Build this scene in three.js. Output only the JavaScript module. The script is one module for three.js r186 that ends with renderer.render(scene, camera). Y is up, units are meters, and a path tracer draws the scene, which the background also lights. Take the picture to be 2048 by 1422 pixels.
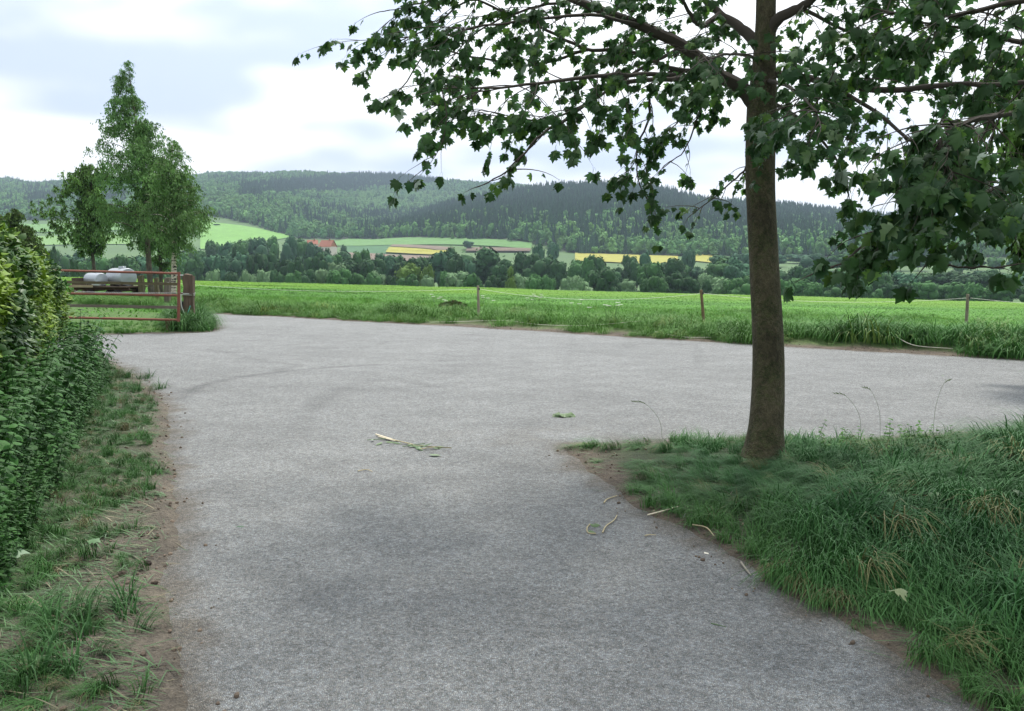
import * as THREE from 'three';
import { mergeGeometries } from 'three/addons/utils/BufferGeometryUtils.js';
import { ImprovedNoise } from 'three/addons/math/ImprovedNoise.js';

// ------------------------------------------------------------------ camera, sky, sun, exposure
const scene = new THREE.Scene();
const F = 1774, EYE = 1.6, PITCH = -Math.atan(191 / F);            // focal length in photo pixels (2048 x 1422)
const camera = new THREE.PerspectiveCamera(2 * Math.atan(711 / F) * 180 / Math.PI, 2048 / 1422, 0.05, 9000);
camera.position.set(0, EYE, 0);
camera.rotation.set(PITCH, 0, 0);
scene.add(camera);

const SUN_AZ = 0.32, SUN_EL = 1.10;                                // sun ahead of the camera, high behind thin cloud
const sunDir = new THREE.Vector3(Math.sin(SUN_AZ) * Math.cos(SUN_EL), Math.sin(SUN_EL), -Math.cos(SUN_AZ) * Math.cos(SUN_EL));
const sun = new THREE.DirectionalLight(new THREE.Color(1, 0.95, 0.87), 2.4);
sun.position.copy(sunDir).multiplyScalar(80);
sun.castShadow = true; sun.shadow.radius = 13;
sun.shadow.mapSize.set(4096, 4096);
Object.assign(sun.shadow.camera, { left: -60, right: 60, top: 60, bottom: -60, near: 1, far: 220 });
scene.add(sun, sun.target);

const renderer = new THREE.WebGLRenderer({ antialias: true });
renderer.toneMapping = THREE.LinearToneMapping;
renderer.toneMappingExposure = 1.88;
renderer.shadowMap.enabled = true;
renderer.shadowMap.type = THREE.PCFSoftShadowMap;
scene.fog = new THREE.FogExp2(new THREE.Color(0.66, 0.80, 1.0), 0.00015);

// ------------------------------------------------------------------ small tools
function rng(seed) { let a = seed >>> 0; return () => { a = (a + 0x6D2B79F5) | 0; let t = Math.imul(a ^ (a >>> 15), 1 | a); t = (t + Math.imul(t ^ (t >>> 7), 61 | t)) ^ t; return ((t ^ (t >>> 14)) >>> 0) / 4294967296; }; }
const perlin = new ImprovedNoise();
const N2 = (x, y, k = 0.37) => perlin.noise(x, y, k);
function fbm(x, y, o = 4, k = 0.5) { let s = 0, a = 0.5; for (let i = 0; i < o; i++) { s += a * perlin.noise(x, y, k + i * 7.3); x *= 2.03; y *= 2.03; a *= 0.5; } return s; }
const clamp = (v, a, b) => Math.min(b, Math.max(a, v));
const lerp = (a, b, t) => a + (b - a) * t;
const sstep = (a, b, v) => { const t = clamp((v - a) / (b - a), 0, 1); return t * t * (3 - 2 * t); };
const V3 = (x, y, z) => new THREE.Vector3(x, y, z);
const table = (pts, x) => { if (x <= pts[0][0]) return pts[0][1]; for (let i = 1; i < pts.length; i++) if (x <= pts[i][0]) return lerp(pts[i - 1][1], pts[i][1], (x - pts[i - 1][0]) / (pts[i][0] - pts[i - 1][0])); return pts[pts.length - 1][1]; };
const CP = Math.cos(PITCH), SP = Math.sin(PITCH);
function ray(px, py) { const x = (px - 1024) / F, y = (711 - py) / F; return V3(x, y * CP + SP, y * SP - CP); }      // direction with unit camera depth
function at(px, py, d) { const r = ray(px, py), k = d / -r.z; return V3(r.x * k, EYE + r.y * k, -d); }              // d = metres ahead (along -z)
function gp(px, py, h = 0) { const r = ray(px, py), k = (h - EYE) / r.y; return [r.x * k, r.z * k]; }               // where that ray meets height h
const used = {};
function nm(n) { const k = used[n] = (used[n] ?? -1) + 1; return k ? `${n}_${String(k).padStart(3, '0')}` : n; }
function tag(o, label, category, group, kind) { if (label) o.userData.label = label; if (category) o.userData.category = category; if (group) o.userData.group = group; if (kind) o.userData.kind = kind; return o; }
function sh(o) { o.castShadow = true; o.receiveShadow = true; return o; }
function mesh(name, geo, mat, parent = scene) { const m = sh(new THREE.Mesh(geo, mat)); m.name = parent === scene ? nm(name) : name; parent.add(m); return m; }
function thing(name, label, category, p = [0, 0, 0], group) { const g = new THREE.Group(); g.name = nm(name); g.position.set(...p); scene.add(g); return tag(g, label, category, group); }
function inst(name, geo, mat, items, parent = scene) {          // items: {m: Matrix4, c: [r,g,b]}
  const im = sh(new THREE.InstancedMesh(geo, mat, items.length));
  const c = new THREE.Color();
  items.forEach((it, i) => { im.setMatrixAt(i, it.m); if (it.c) im.setColorAt(i, c.setRGB(...it.c)); });
  im.name = parent === scene ? nm(name) : name; im.userData.kind = 'stuff'; im.frustumCulled = false; parent.add(im); return im;
}
const E = new THREE.Euler(), Q = new THREE.Quaternion();
function mat4(p, rx, ry, rz, s, sy = s, sz = s) { return new THREE.Matrix4().compose(p, new THREE.Quaternion().setFromEuler(E.set(rx, ry, rz, 'YXZ')), V3(s, sy, sz)); }
function basisM(p, up, fwd, s, sx = s, sz = s) {                // local y -> up, local z about fwd
  const y = up.clone().normalize(), x = y.clone().cross(fwd).normalize(); if (x.lengthSq() < 1e-6) x.set(1, 0, 0); const z = x.clone().cross(y);
  return new THREE.Matrix4().makeBasis(x.multiplyScalar(sx), y.multiplyScalar(s), z.multiplyScalar(sz)).setPosition(p);
}
function geoFrom(pos, idx, col, uv, nor) {
  const g = new THREE.BufferGeometry(); g.setAttribute('position', new THREE.Float32BufferAttribute(pos, 3));
  if (idx) g.setIndex(idx); if (col) g.setAttribute('color', new THREE.Float32BufferAttribute(col, 3)); if (uv) g.setAttribute('uv', new THREE.Float32BufferAttribute(uv, 2));
  if (nor) g.setAttribute('normal', new THREE.Float32BufferAttribute(nor, 3)); else g.computeVertexNormals(); return g;
}
function tubeGeo(pts, radii, seg = 8, vs = 1, cap = true) {      // tapered tube through points
  const pos = [], uv = [], idx = [], n = pts.length; let len = 0, ref = V3(0.31, 0.2, 0.93);
  for (let i = 0; i < n; i++) {
    const t = pts[Math.min(n - 1, i + 1)].clone().sub(pts[Math.max(0, i - 1)]).normalize();
    let a = ref.clone().sub(t.clone().multiplyScalar(ref.dot(t))); if (a.lengthSq() < 1e-4) a = V3(1, 0, 0).sub(t.clone().multiplyScalar(t.x)); a.normalize(); ref = a; const b = t.clone().cross(a);
    if (i) len += pts[i].distanceTo(pts[i - 1]);
    for (let k = 0; k <= seg; k++) { const q = k / seg * Math.PI * 2, r = radii[i]; const c = Math.cos(q) * r, s = Math.sin(q) * r; pos.push(pts[i].x + a.x * c + b.x * s, pts[i].y + a.y * c + b.y * s, pts[i].z + a.z * c + b.z * s); uv.push(k / seg, len * vs); }
  }
  for (let i = 0; i < n - 1; i++) for (let k = 0; k < seg; k++) { const p = i * (seg + 1) + k, q = p + seg + 1; idx.push(p, p + 1, q, p + 1, q + 1, q); }
  if (cap) for (const i of [0, n - 1]) { const c = pos.length / 3; pos.push(pts[i].x, pts[i].y, pts[i].z); uv.push(0.5, 0.5); for (let k = 0; k < seg; k++) { const p = i * (seg + 1) + k; i ? idx.push(p, p + 1, c) : idx.push(p + 1, p, c); } }
  return geoFrom(pos, idx, null, uv);
}
function smooth(pts, n) { const c = new THREE.CatmullRomCurve3(pts); return c.getPoints(n); }
function boxGeo(w, h, d, x = 0, y = 0, z = 0) { return new THREE.BoxGeometry(w, h, d).translate(x, y, z); }
function noiseBox(w, h, d, amp, seed, sx = 3, sy = 6, sz = 3) { const g = new THREE.BoxGeometry(w, h, d, sx, sy, sz), p = g.attributes.position; for (let i = 0; i < p.count; i++) { const x = p.getX(i), y = p.getY(i), z = p.getZ(i); p.setXYZ(i, x + amp * N2(y * 5 + seed, z * 9), y + amp * N2(x * 9, seed + z * 9), z + amp * N2(y * 5, x * 9 + seed)); } g.computeVertexNormals(); return g; }

// textures: DataTexture from a function of integer texel -> [r,g,b] 0..1 (sRGB values when srgb)
function tex(n, fn, srgb = true, rep = 1, m = n) {
  const d = new Uint8Array(n * m * 4); for (let j = 0; j < m; j++) for (let i = 0; i < n; i++) { const c = fn(i, j), k = (j * n + i) * 4; d[k] = clamp(c[0], 0, 1) * 255; d[k + 1] = clamp(c[1], 0, 1) * 255; d[k + 2] = clamp(c[2], 0, 1) * 255; d[k + 3] = 255; }
  const t = new THREE.DataTexture(d, n, m); t.wrapS = t.wrapT = THREE.RepeatWrapping; t.magFilter = THREE.LinearFilter; t.minFilter = THREE.LinearMipmapLinearFilter; t.generateMipmaps = true; if (srgb) t.colorSpace = THREE.SRGBColorSpace; t.repeat.set(rep, rep); t.needsUpdate = true; return t;
}
function tileNoise(n, freqs, seed) {           // periodic value noise, sum of [cells, amp]
  const out = new Float32Array(n * n);
  freqs.forEach(([c, a], q) => { const r = rng(seed + q * 77), g = new Float32Array(c * c).map(() => r() * 2 - 1);
    for (let j = 0; j < n; j++) for (let i = 0; i < n; i++) { const x = i / n * c, y = j / n * c, x0 = Math.floor(x), y0 = Math.floor(y); let fx = x - x0, fy = y - y0; fx = fx * fx * (3 - 2 * fx); fy = fy * fy * (3 - 2 * fy); const x1 = (x0 + 1) % c, y1 = (y0 + 1) % c; out[j * n + i] += a * lerp(lerp(g[y0 * c + x0], g[y0 * c + x1], fx), lerp(g[y1 * c + x0], g[y1 * c + x1], fx), fy); } });
  return out;
}
const std = (o) => new THREE.MeshStandardMaterial({ roughness: 0.95, side: THREE.DoubleSide, ...o });
const lin = (r, g, b) => new THREE.Color().setRGB(r, g, b);
const leafMat = (r, g, b, tr = 0.35, rough = 0.75, o = {}) => new THREE.MeshPhysicalMaterial({ color: lin(r, g, b), roughness: rough, transmission: tr, thickness: 0, side: THREE.DoubleSide, ...o });

// ------------------------------------------------------------------ sky: thin bright cloud with grey-blue cloud bodies
{
  const W = 1024, Hh = 512, d = new Float32Array(W * Hh * 4);
  for (let j = 0; j < Hh; j++) { const el = ((j + 0.5) / Hh - 0.5) * Math.PI; for (let i = 0; i < W; i++) {
    const az = ((i + 0.5) / W - 0.5) * 2 * Math.PI, x = Math.cos(el) * Math.cos(az), y = Math.sin(el), z = Math.cos(el) * Math.sin(az), k = (j * W + i) * 4;
    const yy = Math.max(y, 0) + 0.30, u = x / yy * 1.1, v = z / yy * 1.9;
    const cs = clamp(x * sunDir.x + y * sunDir.y + z * sunDir.z, -1, 1), ang = Math.acos(cs);
    const glow = Math.exp(-Math.pow(ang / 0.72, 2));
    const cl = fbm(u + 2.28, v + 25.69, 5, 0.21) + 0.35 * fbm(u * 3 + 2, v * 3 + 7, 4, 0.8);
    const dark = sstep(-0.05, 0.28, cl);
    const b = 0.56 + 0.8 * glow;
    let r = lerp(1.08, 0.63, dark) * b, g = lerp(1.11, 0.73, dark) * b, bl = lerp(1.15, 0.92, dark) * b;
    if (y < 0) { const t = sstep(0, -0.2, y); r = lerp(r, 0.18, t); g = lerp(g, 0.2, t); bl = lerp(bl, 0.18, t); }
    d[k] = r; d[k + 1] = g; d[k + 2] = bl; d[k + 3] = 1;
  } }
  const t = new THREE.DataTexture(d, W, Hh, THREE.RGBAFormat, THREE.FloatType); t.mapping = THREE.EquirectangularReflectionMapping; t.magFilter = THREE.LinearFilter; t.needsUpdate = true;
  scene.background = t; scene.environment = t;
}
console.log('sky');

// ------------------------------------------------------------------ terrain
const RIDGE_FAR = [[-900, 380], [-200, 366], [0, 362], [30, 357], [75, 366], [140, 363], [250, 357], [400, 352], [430, 348], [600, 346], [800, 350], [850, 357], [900, 362], [1000, 368], [1200, 382], [1500, 410], [2000, 450], [2900, 470]];
const RIDGE_NEAR = [[560, 486], [700, 466], [800, 438], [900, 408], [1000, 386], [1100, 374], [1200, 370], [1320, 378], [1360, 390], [1400, 400], [1450, 405], [1560, 412], [1700, 428], [1850, 440], [2048, 455], [2900, 480]];
const meadowSide = (x, z) => (x + 9.25) * 0.571 - (z + 26.3) * 0.822;     // metres beyond the far edge of the road
function hillFar(x, z, d, px) {
  if (d < 960) return -99; const t = clamp((d - 960) / 1540, 0, 1.5), Hr = (520 - table(RIDGE_FAR, px) - 9) / F * 2500 + 1.6, e = lerp(0.9, 1.55, sstep(480, 820, px));
  const s = t <= 1 ? Math.pow(t, e) : 1 - (t - 1) * 0.5; return lerp(21, Hr, s) + 11 * fbm(x * 0.003, z * 0.003, 3) * Math.min(1, t * 4) * (t > 0.8 ? Math.max(0.1, 1 - (t - 0.8) * 5) : 1);
}
function hillNear(x, z, d, px) {
  if (d < 780 || px < 560) return -99; const t = clamp((d - 790) / 810, 0, 1.6), Hr = (520 - table(RIDGE_NEAR, px) - 11) / F * 1600 + 1.6;
  const s = t <= 1 ? Math.pow(t, 0.85) * (1 - 0.06 * Math.sin(t * Math.PI)) : 1 - (t - 1) * 0.9; return lerp(9, Hr, s) + 6 * fbm(x * 0.004 + 5, z * 0.004, 3) * Math.min(1, t * 4) * (t > 0.85 ? 0.15 : 1);
}
const WOODS = [[-400, 1180], [60, 1180], [250, 1160], [430, 1190], [500, 1120], [590, 1010], [680, 985], [760, 985], [820, 940], [900, 890], [1000, 850], [1060, 830], [1150, 760], [1300, 720], [1450, 700], [2600, 690]];
const woodsEdge = (x, d) => table(WOODS, 1024 + F * x / d) + 14 * N2(x * 0.02, 3.3);
function H(x, z) {
  const d = -z; if (d < 5) return 0;
  let y = sstep(0, 12, meadowSide(x, z)) * (-0.0265 * clamp(x, -120, 140) - 0.0235 * (d - 20)) * (d > 10 ? 1 : 0);
  if (d > 20 && d < 130) { const s = meadowSide(x, z); if (s > 0) y += 0.10 * N2(x * 0.13, z * 0.13) * sstep(0, 6, s) + 0.16 * Math.exp(-Math.pow((d - 62 - x * 0.25) / 4, 2)) * sstep(-8, -14, x); }
  if (d < 112) return y;
  const px = 1024 + F * x / d;
  let v = table([[100, -10], [430, -10], [600, -3], [700, 3], [800, 9.5], [1000, 25], [1150, 36], [1400, 45], [4000, 45]], d);
  if (d > 420) v += 3 * fbm(x * 0.004, z * 0.004, 3) * sstep(420, 600, d);
  v = Math.max(v, hillFar(x, z, d, px), hillNear(x, z, d, px));
  return lerp(y, v, sstep(114, 172, d));
}
function onTerrain(px, py) { const r = ray(px, py); let k = 12; for (; k < 4000; k *= 1.004) if (EYE + r.y * k < H(r.x * k, r.z * k)) break; return [r.x * k, r.z * k]; }

// road outline on the ground (metres), traced from the asphalt edge
const ROAD = [
  [-1.02, 4], ...[[352, 1422], [350, 1340], [345, 1270], [322, 1215], [330, 1150], [354, 1080], [352, 1010], [338, 960], [330, 900], [340, 850], [326, 805], [296, 775], [245, 738], [200, 716], [150, 702], [60, 696], [-500, 694], [-500, 673], [100, 672], [330, 668], [420, 666], [438, 657], [412, 641], [396, 631], [378, 627.5], [330, 625], [330, 622], [400, 627], [560, 634], [740, 645], [900, 653], [1040, 661], [1250, 675], [1500, 690], [1700, 702], [1900, 713], [2048, 722], [2600, 757]].map(([a, b]) => gp(a, b)),
  [25, -2.5], [25, 4], ...[[2600, 893], [2048, 866], [1900, 876], [1700, 884], [1500, 886], [1350, 886], [1250, 890], [1170, 893], [1122, 897], [1140, 915], [1190, 950], [1240, 985], [1310, 1035], [1400, 1075], [1470, 1115], [1560, 1180], [1700, 1255], [1830, 1335], [1960, 1422]].map(([a, b]) => gp(a, b)), [2.0, -1.2], [2.6, 4]];
function roadRaw(x, z) {      // signed distance, negative on the asphalt
  let best = 1e9, inside = false;
  for (let i = 0, j = ROAD.length - 1; i < ROAD.length; j = i++) {
    const ax = ROAD[j][0], az = ROAD[j][1], bx = ROAD[i][0], bz = ROAD[i][1], ex = bx - ax, ez = bz - az, t = clamp(((x - ax) * ex + (z - az) * ez) / (ex * ex + ez * ez + 1e-9), 0, 1), qx = ax + ex * t - x, qz = az + ez * t - z, q = qx * qx + qz * qz;
    if (q < best) best = q;
    if ((az > z) !== (bz > z) && x < ax + (z - az) / (bz - az) * ex) inside = !inside;
  }
  return Math.sqrt(best) * (inside ? -1 : 1);
}
const roadSd = (x, z) => roadRaw(x, z) + 0.06 * N2(x * 1.6, z * 1.6) + 0.03 * N2(x * 7, z * 7, 3.1) + 0.02 * N2(x * 23, z * 23, 9.1);
function HG(x, z, sd = roadSd(x, z)) {      // near ground including verge relief
  let y = H(x, z) + 0.021 * sstep(-0.07, 0.02, sd); if (sd > 0) { y += Math.min(sd * 0.12, 0.012) + 0.05 * sstep(0.2, 1.2, sd) + 0.012 * N2(x * 6, z * 6) * sstep(0, 0.15, sd) + 0.02 * N2(x * 1.7, z * 1.7) * sstep(0.2, 0.6, sd);
    if (meadowSide(x, z) > 0) y += 0.10 * sstep(0.3, 1.2, sd); }
  return y;
}
const soilN = tileNoise(512, [[8, 0.3], [24, 0.3], [64, 0.35], [160, 0.3], [256, 0.25]], 5);
const soilMap = tex(512, (i, j) => { const v = 0.80 + 0.22 * soilN[j * 512 + i]; return [v, v, v]; }), soilBump = tex(512, (i, j) => { const v = 0.5 + 0.4 * soilN[j * 512 + i]; return [v, v, v]; }, false);
const soilMat = std({ vertexColors: true, map: soilMap, bumpMap: soilBump, bumpScale: 0.025 });
const grassLush = (x, z) => 0.5 + fbm(x * 0.35, z * 0.35, 3, 2.2);
{ // near ground
  const xs = [], zs = []; for (let x = -16; x <= 16.01; x += 0.10) xs.push(x); for (let z = 4; z > -34; z -= 0.05 + 0.0035 * Math.max(0, -z)) zs.push(z);
  const pos = [], col = [], uv = [], idx = [];
  for (const z of zs) for (const x of xs) {
    const sd = roadSd(x, z), y = HG(x, z, sd); pos.push(x, y, z); uv.push(x / 0.9, z / 0.9);
    const s = meadowSide(x, z), n = fbm(x * 1.3, z * 1.3, 4, 1.1), n2 = N2(x * 5, z * 5, 4);
    let g = sstep(0.2, 0.8, sd + n * 0.9 + (z < -6 ? 0.15 : 0)); if (s > 0) g = sstep(0.15, 0.9, sd + n * 0.8); if (x > 0 && s < 0) g = sstep(0.05, 0.5, sd + n * 0.5);
    if (x < -6 && z < -18.2 && s < 0) g = sstep(0.05, 0.35, sd + n * 0.3); const red = s > 0 || x > 0 ? 0.35 : 0; const w = 0.85 + 0.4 * n + 0.2 * n2;
    const so = [lerp(0.185, 0.17, red) * w, lerp(0.155, 0.115, red) * w, lerp(0.115, 0.075, red) * w], gr = s > 0 || (x < -6 && z < -18.2) ? [0.10, 0.20, 0.035] : [0.055, 0.088, 0.03];
    col.push(lerp(so[0], gr[0], g), lerp(so[1], gr[1], g), lerp(so[2], gr[2], g));
  }
  const w = xs.length; for (let j = 0; j < zs.length - 1; j++) for (let i = 0; i < w - 1; i++) { const a = j * w + i; idx.push(a, a + 1, a + w, a + 1, a + w + 1, a + w); }
  tag(mesh('ground', geoFrom(pos, idx, col, uv), soilMat), 'bare brown soil and grassy verges beside the asphalt', 'ground', null, 'structure');
}
const meadowTint = (x, z) => { const d = -z, n = fbm(x * 0.05, z * 0.09, 3, 6.1); const y = sstep(52, 78, d + 10 * n - x * 0.06); return [lerp(0.085, 0.15, y) * (1 + 0.4 * n), lerp(0.25, 0.315, y) * (1 + 0.3 * n), lerp(0.018, 0.018, y)]; };
{ // wide terrain: meadow, valley and hills in one sheet
  const A = []; for (let a = -180; a < -48; a += 6) A.push(a); for (let a = -48; a < 48; a += 0.23) A.push(a); for (let a = 48; a <= 180.01; a += 6) A.push(a);
  const R = []; for (let r = 1; r < 5200; r *= r < 900 ? 1.022 : 1.011) R.push(r);
  const pos = [], col = [], uv = [], idx = [], tint = [];
  for (const r of R) for (const a of A) {
    const t = a * Math.PI / 180, x = Math.sin(t) * r, z = -Math.cos(t) * r; const inn = Math.min(16 - Math.abs(x), 34 + z, 4 - z); let y = H(x, z); if (inn > 0) y -= 0.25 * sstep(0.0, 1.0, inn);
    pos.push(x, y, z); uv.push(x / 0.9, z / 0.9);
    const n = fbm(x * 0.01, z * 0.01, 3, 1.3);
    let c = -z < 150 && z < 0 ? meadowTint(x, z) : [0.10, 0.20, 0.05];
    if (-z > 640 && -z > woodsEdge(x, -z) + 8) c = [0.035, 0.06, 0.025]; col.push(c[0] * (1 + n * 0.3), c[1] * (1 + n * 0.3), c[2]);
  }
  const w = A.length; for (let j = 0; j < R.length - 1; j++) for (let i = 0; i < w - 1; i++) { const a = j * w + i; idx.push(a, a + w, a + 1, a + 1, a + w, a + w + 1); }
  tag(mesh('terrain', geoFrom(pos, idx, col, uv), soilMat), 'meadow, valley floor and long wooded hillside', 'terrain', null, 'structure');
}
console.log('terrain');

// asphalt: chip aggregate in a dark binder
{
  const n = 1536, cells = 300, r = rng(3), P = []; for (let i = 0; i < cells * cells; i++) P.push([r(), r(), r(), r()]);
  const big = tileNoise(n, [[6, 0.10], [30, 0.15], [96, 0.45], [192, 0.45]], 31), hgt = new Float32Array(n * n);
  const map = tex(n, (i, j) => {
    const x = i / n * cells, y = j / n * cells, cx = Math.floor(x), cy = Math.floor(y); let d1 = 9, d2 = 9, p1 = null;
    for (let b = -1; b <= 1; b++) for (let a = -1; a <= 1; a++) { const qx = cx + a, qy = cy + b, p = P[((qy + cells) % cells) * cells + (qx + cells) % cells], dx = qx + p[0] - x, dy = qy + p[1] - y, d = dx * dx + dy * dy; if (d < d1) { d2 = d1; d1 = d; p1 = p; } else if (d < d2) d2 = d; }
    const edge = sstep(0.02, 0.30, Math.sqrt(d2) - Math.sqrt(d1)), bn = big[j * n + i]; hgt[j * n + i] = edge * (0.45 + 0.55 * p1[3]) + 0.3 * bn;
    const v = lerp(0.42, 0.70 + 0.24 * (p1[2] - 0.4), edge) + 0.14 * bn; const q = (p1[3] - 0.5) * 0.05;
    return [v * (0.985 + q), v, v * (1.01 - q)];
  });
  const bump = tex(n, (i, j) => { const v = 0.15 + 0.6 * hgt[j * n + i]; return [v, v, v]; }, false);
  const S = 2.1;
  const m = std({ vertexColors: true, map, bumpMap: bump, bumpScale: 0.009, roughness: 0.85, color: lin(0.525, 0.525, 0.50) });
  const xs = [], zs = []; for (let x = -17; x <= 16; x += Math.abs(x) < 9 ? 0.075 : 0.15) xs.push(x); for (let z = 4; z > -31; z -= z > -2.5 ? 0.2 : 0.045 + 0.0042 * Math.max(0, -z)) zs.push(z);
  // tyre scuffs: arcs traced as ground polylines [points, half width, strength]
  const scuffs = [[[[362, 800], [400, 775], [470, 757], [560, 745], [650, 737], [760, 731]], 0.085, 0.42], [[[560, 741], [600, 733], [520, 722], [420, 700]], 0.08, 0.24], [[[600, 850], [640, 800], [720, 765], [800, 760], [860, 775]], 0.14, 0.22], [[[760, 690], [775, 684], [830, 682]], 0.06, 0.3], [[[1390, 690], [1400, 705], [1392, 735]], 0.07, 0.22], [[[1140, 673], [1145, 700], [1135, 740]], 0.05, 0.08], [[[450, 705], [560, 712], [700, 716]], 0.08, 0.2], [[[340, 830], [352, 790], [420, 765]], 0.07, 0.10], [[[350, 980], [346, 930], [352, 870]], 0.1, 0.08]].map(([p, w, s]) => [p.map(q => gp(...q)), w, s]);
  const segD = (x, z, p) => { let b = 1e9; for (let i = 1; i < p.length; i++) { const ex = p[i][0] - p[i - 1][0], ez = p[i][1] - p[i - 1][1], t = clamp(((x - p[i - 1][0]) * ex + (z - p[i - 1][1]) * ez) / (ex * ex + ez * ez), 0, 1); b = Math.min(b, Math.hypot(p[i - 1][0] + ex * t - x, p[i - 1][1] + ez * t - z)); } return b; };
  const w = xs.length, sd = new Float32Array(w * zs.length), pos = [], col = [], uv = [], idx = [], vid = new Map();
  zs.forEach((z, j) => xs.forEach((x, i) => { sd[j * w + i] = roadSd(x, z); }));
  function vert(x, z, s) {
    pos.push(x, 0.014 + 0.006 * N2(x * 0.8, z * 0.8) , z); uv.push(x / S, z / S);
    let v = 1 + 0.24 * fbm(x * 0.4, z * 0.7, 4, 0.9) + 0.12 * N2(x * 3.1, z * 3.1, 5) + 0.07 * N2(x * 9, z * 9, 6.2) - 0.13 * sstep(0.22, 0.42, fbm(x * 0.55 + 7, z * 0.9, 3, 5.7)); const streak = N2((x * 0.822 + z * 0.571) * 0.35, (x * 0.571 - z * 0.822) * 2.6, 8.8); v += 0.06 * streak;
    for (const [p, hw, st] of scuffs) { const dd = segD(x, z, p); if (dd < hw * 2.5) v -= st * Math.exp(-Math.pow(dd / hw, 2)) * (0.75 + 0.5 * N2(x * 6, z * 6, 1.7)); }
    const dirt = sstep(-0.22, 0.0, s + 0.16 * N2(x * 4, z * 4, 2.2) + 0.08 * N2(x * 15, z * 15, 2.2));       // soil trodden onto the edge
    const tip = Math.exp(-(Math.pow((x - 0.55) / 1.3, 2) + Math.pow((z + 7.6) / 0.7, 2))) * sstep(-0.1, 0.4, fbm(x * 2, z * 2, 3, 4.4) + 0.1);
    const k = clamp(dirt * 0.75 + tip * 0.5, 0, 0.85);
    col.push(lerp(v, 0.50, k), lerp(v, 0.40, k), lerp(v, 0.29, k)); return pos.length / 3 - 1;
  }
  const V = (i, j) => { const k = j * w + i; if (!vid.has(k)) vid.set(k, vert(xs[i], zs[j], sd[k])); return vid.get(k); };
  const X = (i, j, a, b) => { const k = `${Math.min(j * w + i, b * w + a)}_${Math.max(j * w + i, b * w + a)}`; if (!vid.has(k)) { const s0 = sd[j * w + i], s1 = sd[b * w + a], t = s0 / (s0 - s1); vid.set(k, vert(lerp(xs[i], xs[a], t), lerp(zs[j], zs[b], t), 0)); } return vid.get(k); };
  for (let j = 0; j < zs.length - 1; j++) for (let i = 0; i < w - 1; i++) {
    const C = [[i, j], [i + 1, j], [i + 1, j + 1], [i, j + 1]], poly = []; let any = false;
    for (let k = 0; k < 4; k++) { const a = C[k], b = C[(k + 1) % 4], sa = sd[a[1] * w + a[0]], sb = sd[b[1] * w + b[0]]; if (sa < 0) { poly.push(V(...a)); any = true; } if ((sa < 0) !== (sb < 0)) poly.push(X(...a, ...b)); }
    if (any) for (let k = 1; k < poly.length - 1; k++) idx.push(poly[0], poly[k], poly[k + 1]);
  }
  tag(mesh('road', geoFrom(pos, idx, col, uv), m), 'pale grey chip asphalt track joining a wider lane', 'road', null, 'structure');
}
console.log('road');
// ------------------------------------------------------------------ far vegetation
// a crown of many leaf-clump faces on uneven lobes, with shading normals that follow the lobes; unit height 1, width 1, base at y = 0
function crownGeo(seed, lobes, faces, size, { narrow = 1, cone = 0, low = 0.16, core = 2 } = {}) {
  const r = rng(seed), pos = [], nor = [], idx = [], L = [];
  for (let i = 0; i < lobes; i++) { const a = r() * 6.283, h = low + (1 - low) * (0.12 + 0.76 * r()), w = cone ? (1 - h) * 0.9 + 0.08 : Math.sqrt(Math.max(0.04, 1 - Math.pow((h - 0.5) / 0.56, 2))), k = (0.1 + 0.22 * Math.sqrt(r())) * w * narrow; L.push([Math.cos(a) * k, h, Math.sin(a) * k, (0.13 + 0.12 * r()) * (0.5 + 0.5 * w)]); }
  L.push([0, low + (1 - low) * 0.45, 0, 0.26 * narrow]);
  const face = (p, n, s) => { const a = r() * 6.283, u = V3(Math.cos(a), r() - 0.5, Math.sin(a)).cross(n).normalize(), v = n.clone().cross(u), b = pos.length / 3; for (const [x, y] of [[-1, -0.7], [0.9, -0.8], [1, 0.7], [-0.6, 0.9]]) { const q = p.clone().addScaledVector(u, x * s).addScaledVector(v, y * s); pos.push(q.x, q.y, q.z); nor.push(n.x, n.y, n.z); } idx.push(b, b + 1, b + 2, b, b + 2, b + 3); };
  for (const [x, y, z, q] of L) { const c = Math.round(faces / L.length); for (let i = 0; i < c; i++) { const d = V3(r() * 2 - 1, r() * 2 - 1, r() * 2 - 1).normalize(), k = q * (0.72 + 0.42 * r()); const n = d.clone().add(V3(r() - 0.5, r() - 0.3, r() - 0.5).multiplyScalar(0.9)).normalize(); face(V3(x + d.x * k, y + d.y * k, z + d.z * k), n, size * (0.6 + 0.8 * r())); } }
  const parts = [geoFrom(pos, idx, null, null, nor)];
  if (core) for (const [x, y, z, q] of L) { const g = new THREE.IcosahedronGeometry(q * 0.84, core > 1 ? 1 : 0).translate(x, y, z); g.deleteAttribute('uv'); const p = g.toNonIndexed ? g : g; const ix = Array.from({ length: p.attributes.position.count }, (_, i) => i); p.setIndex(ix); parts.push(p); }
  return mergeGeometries(parts);
}
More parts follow.
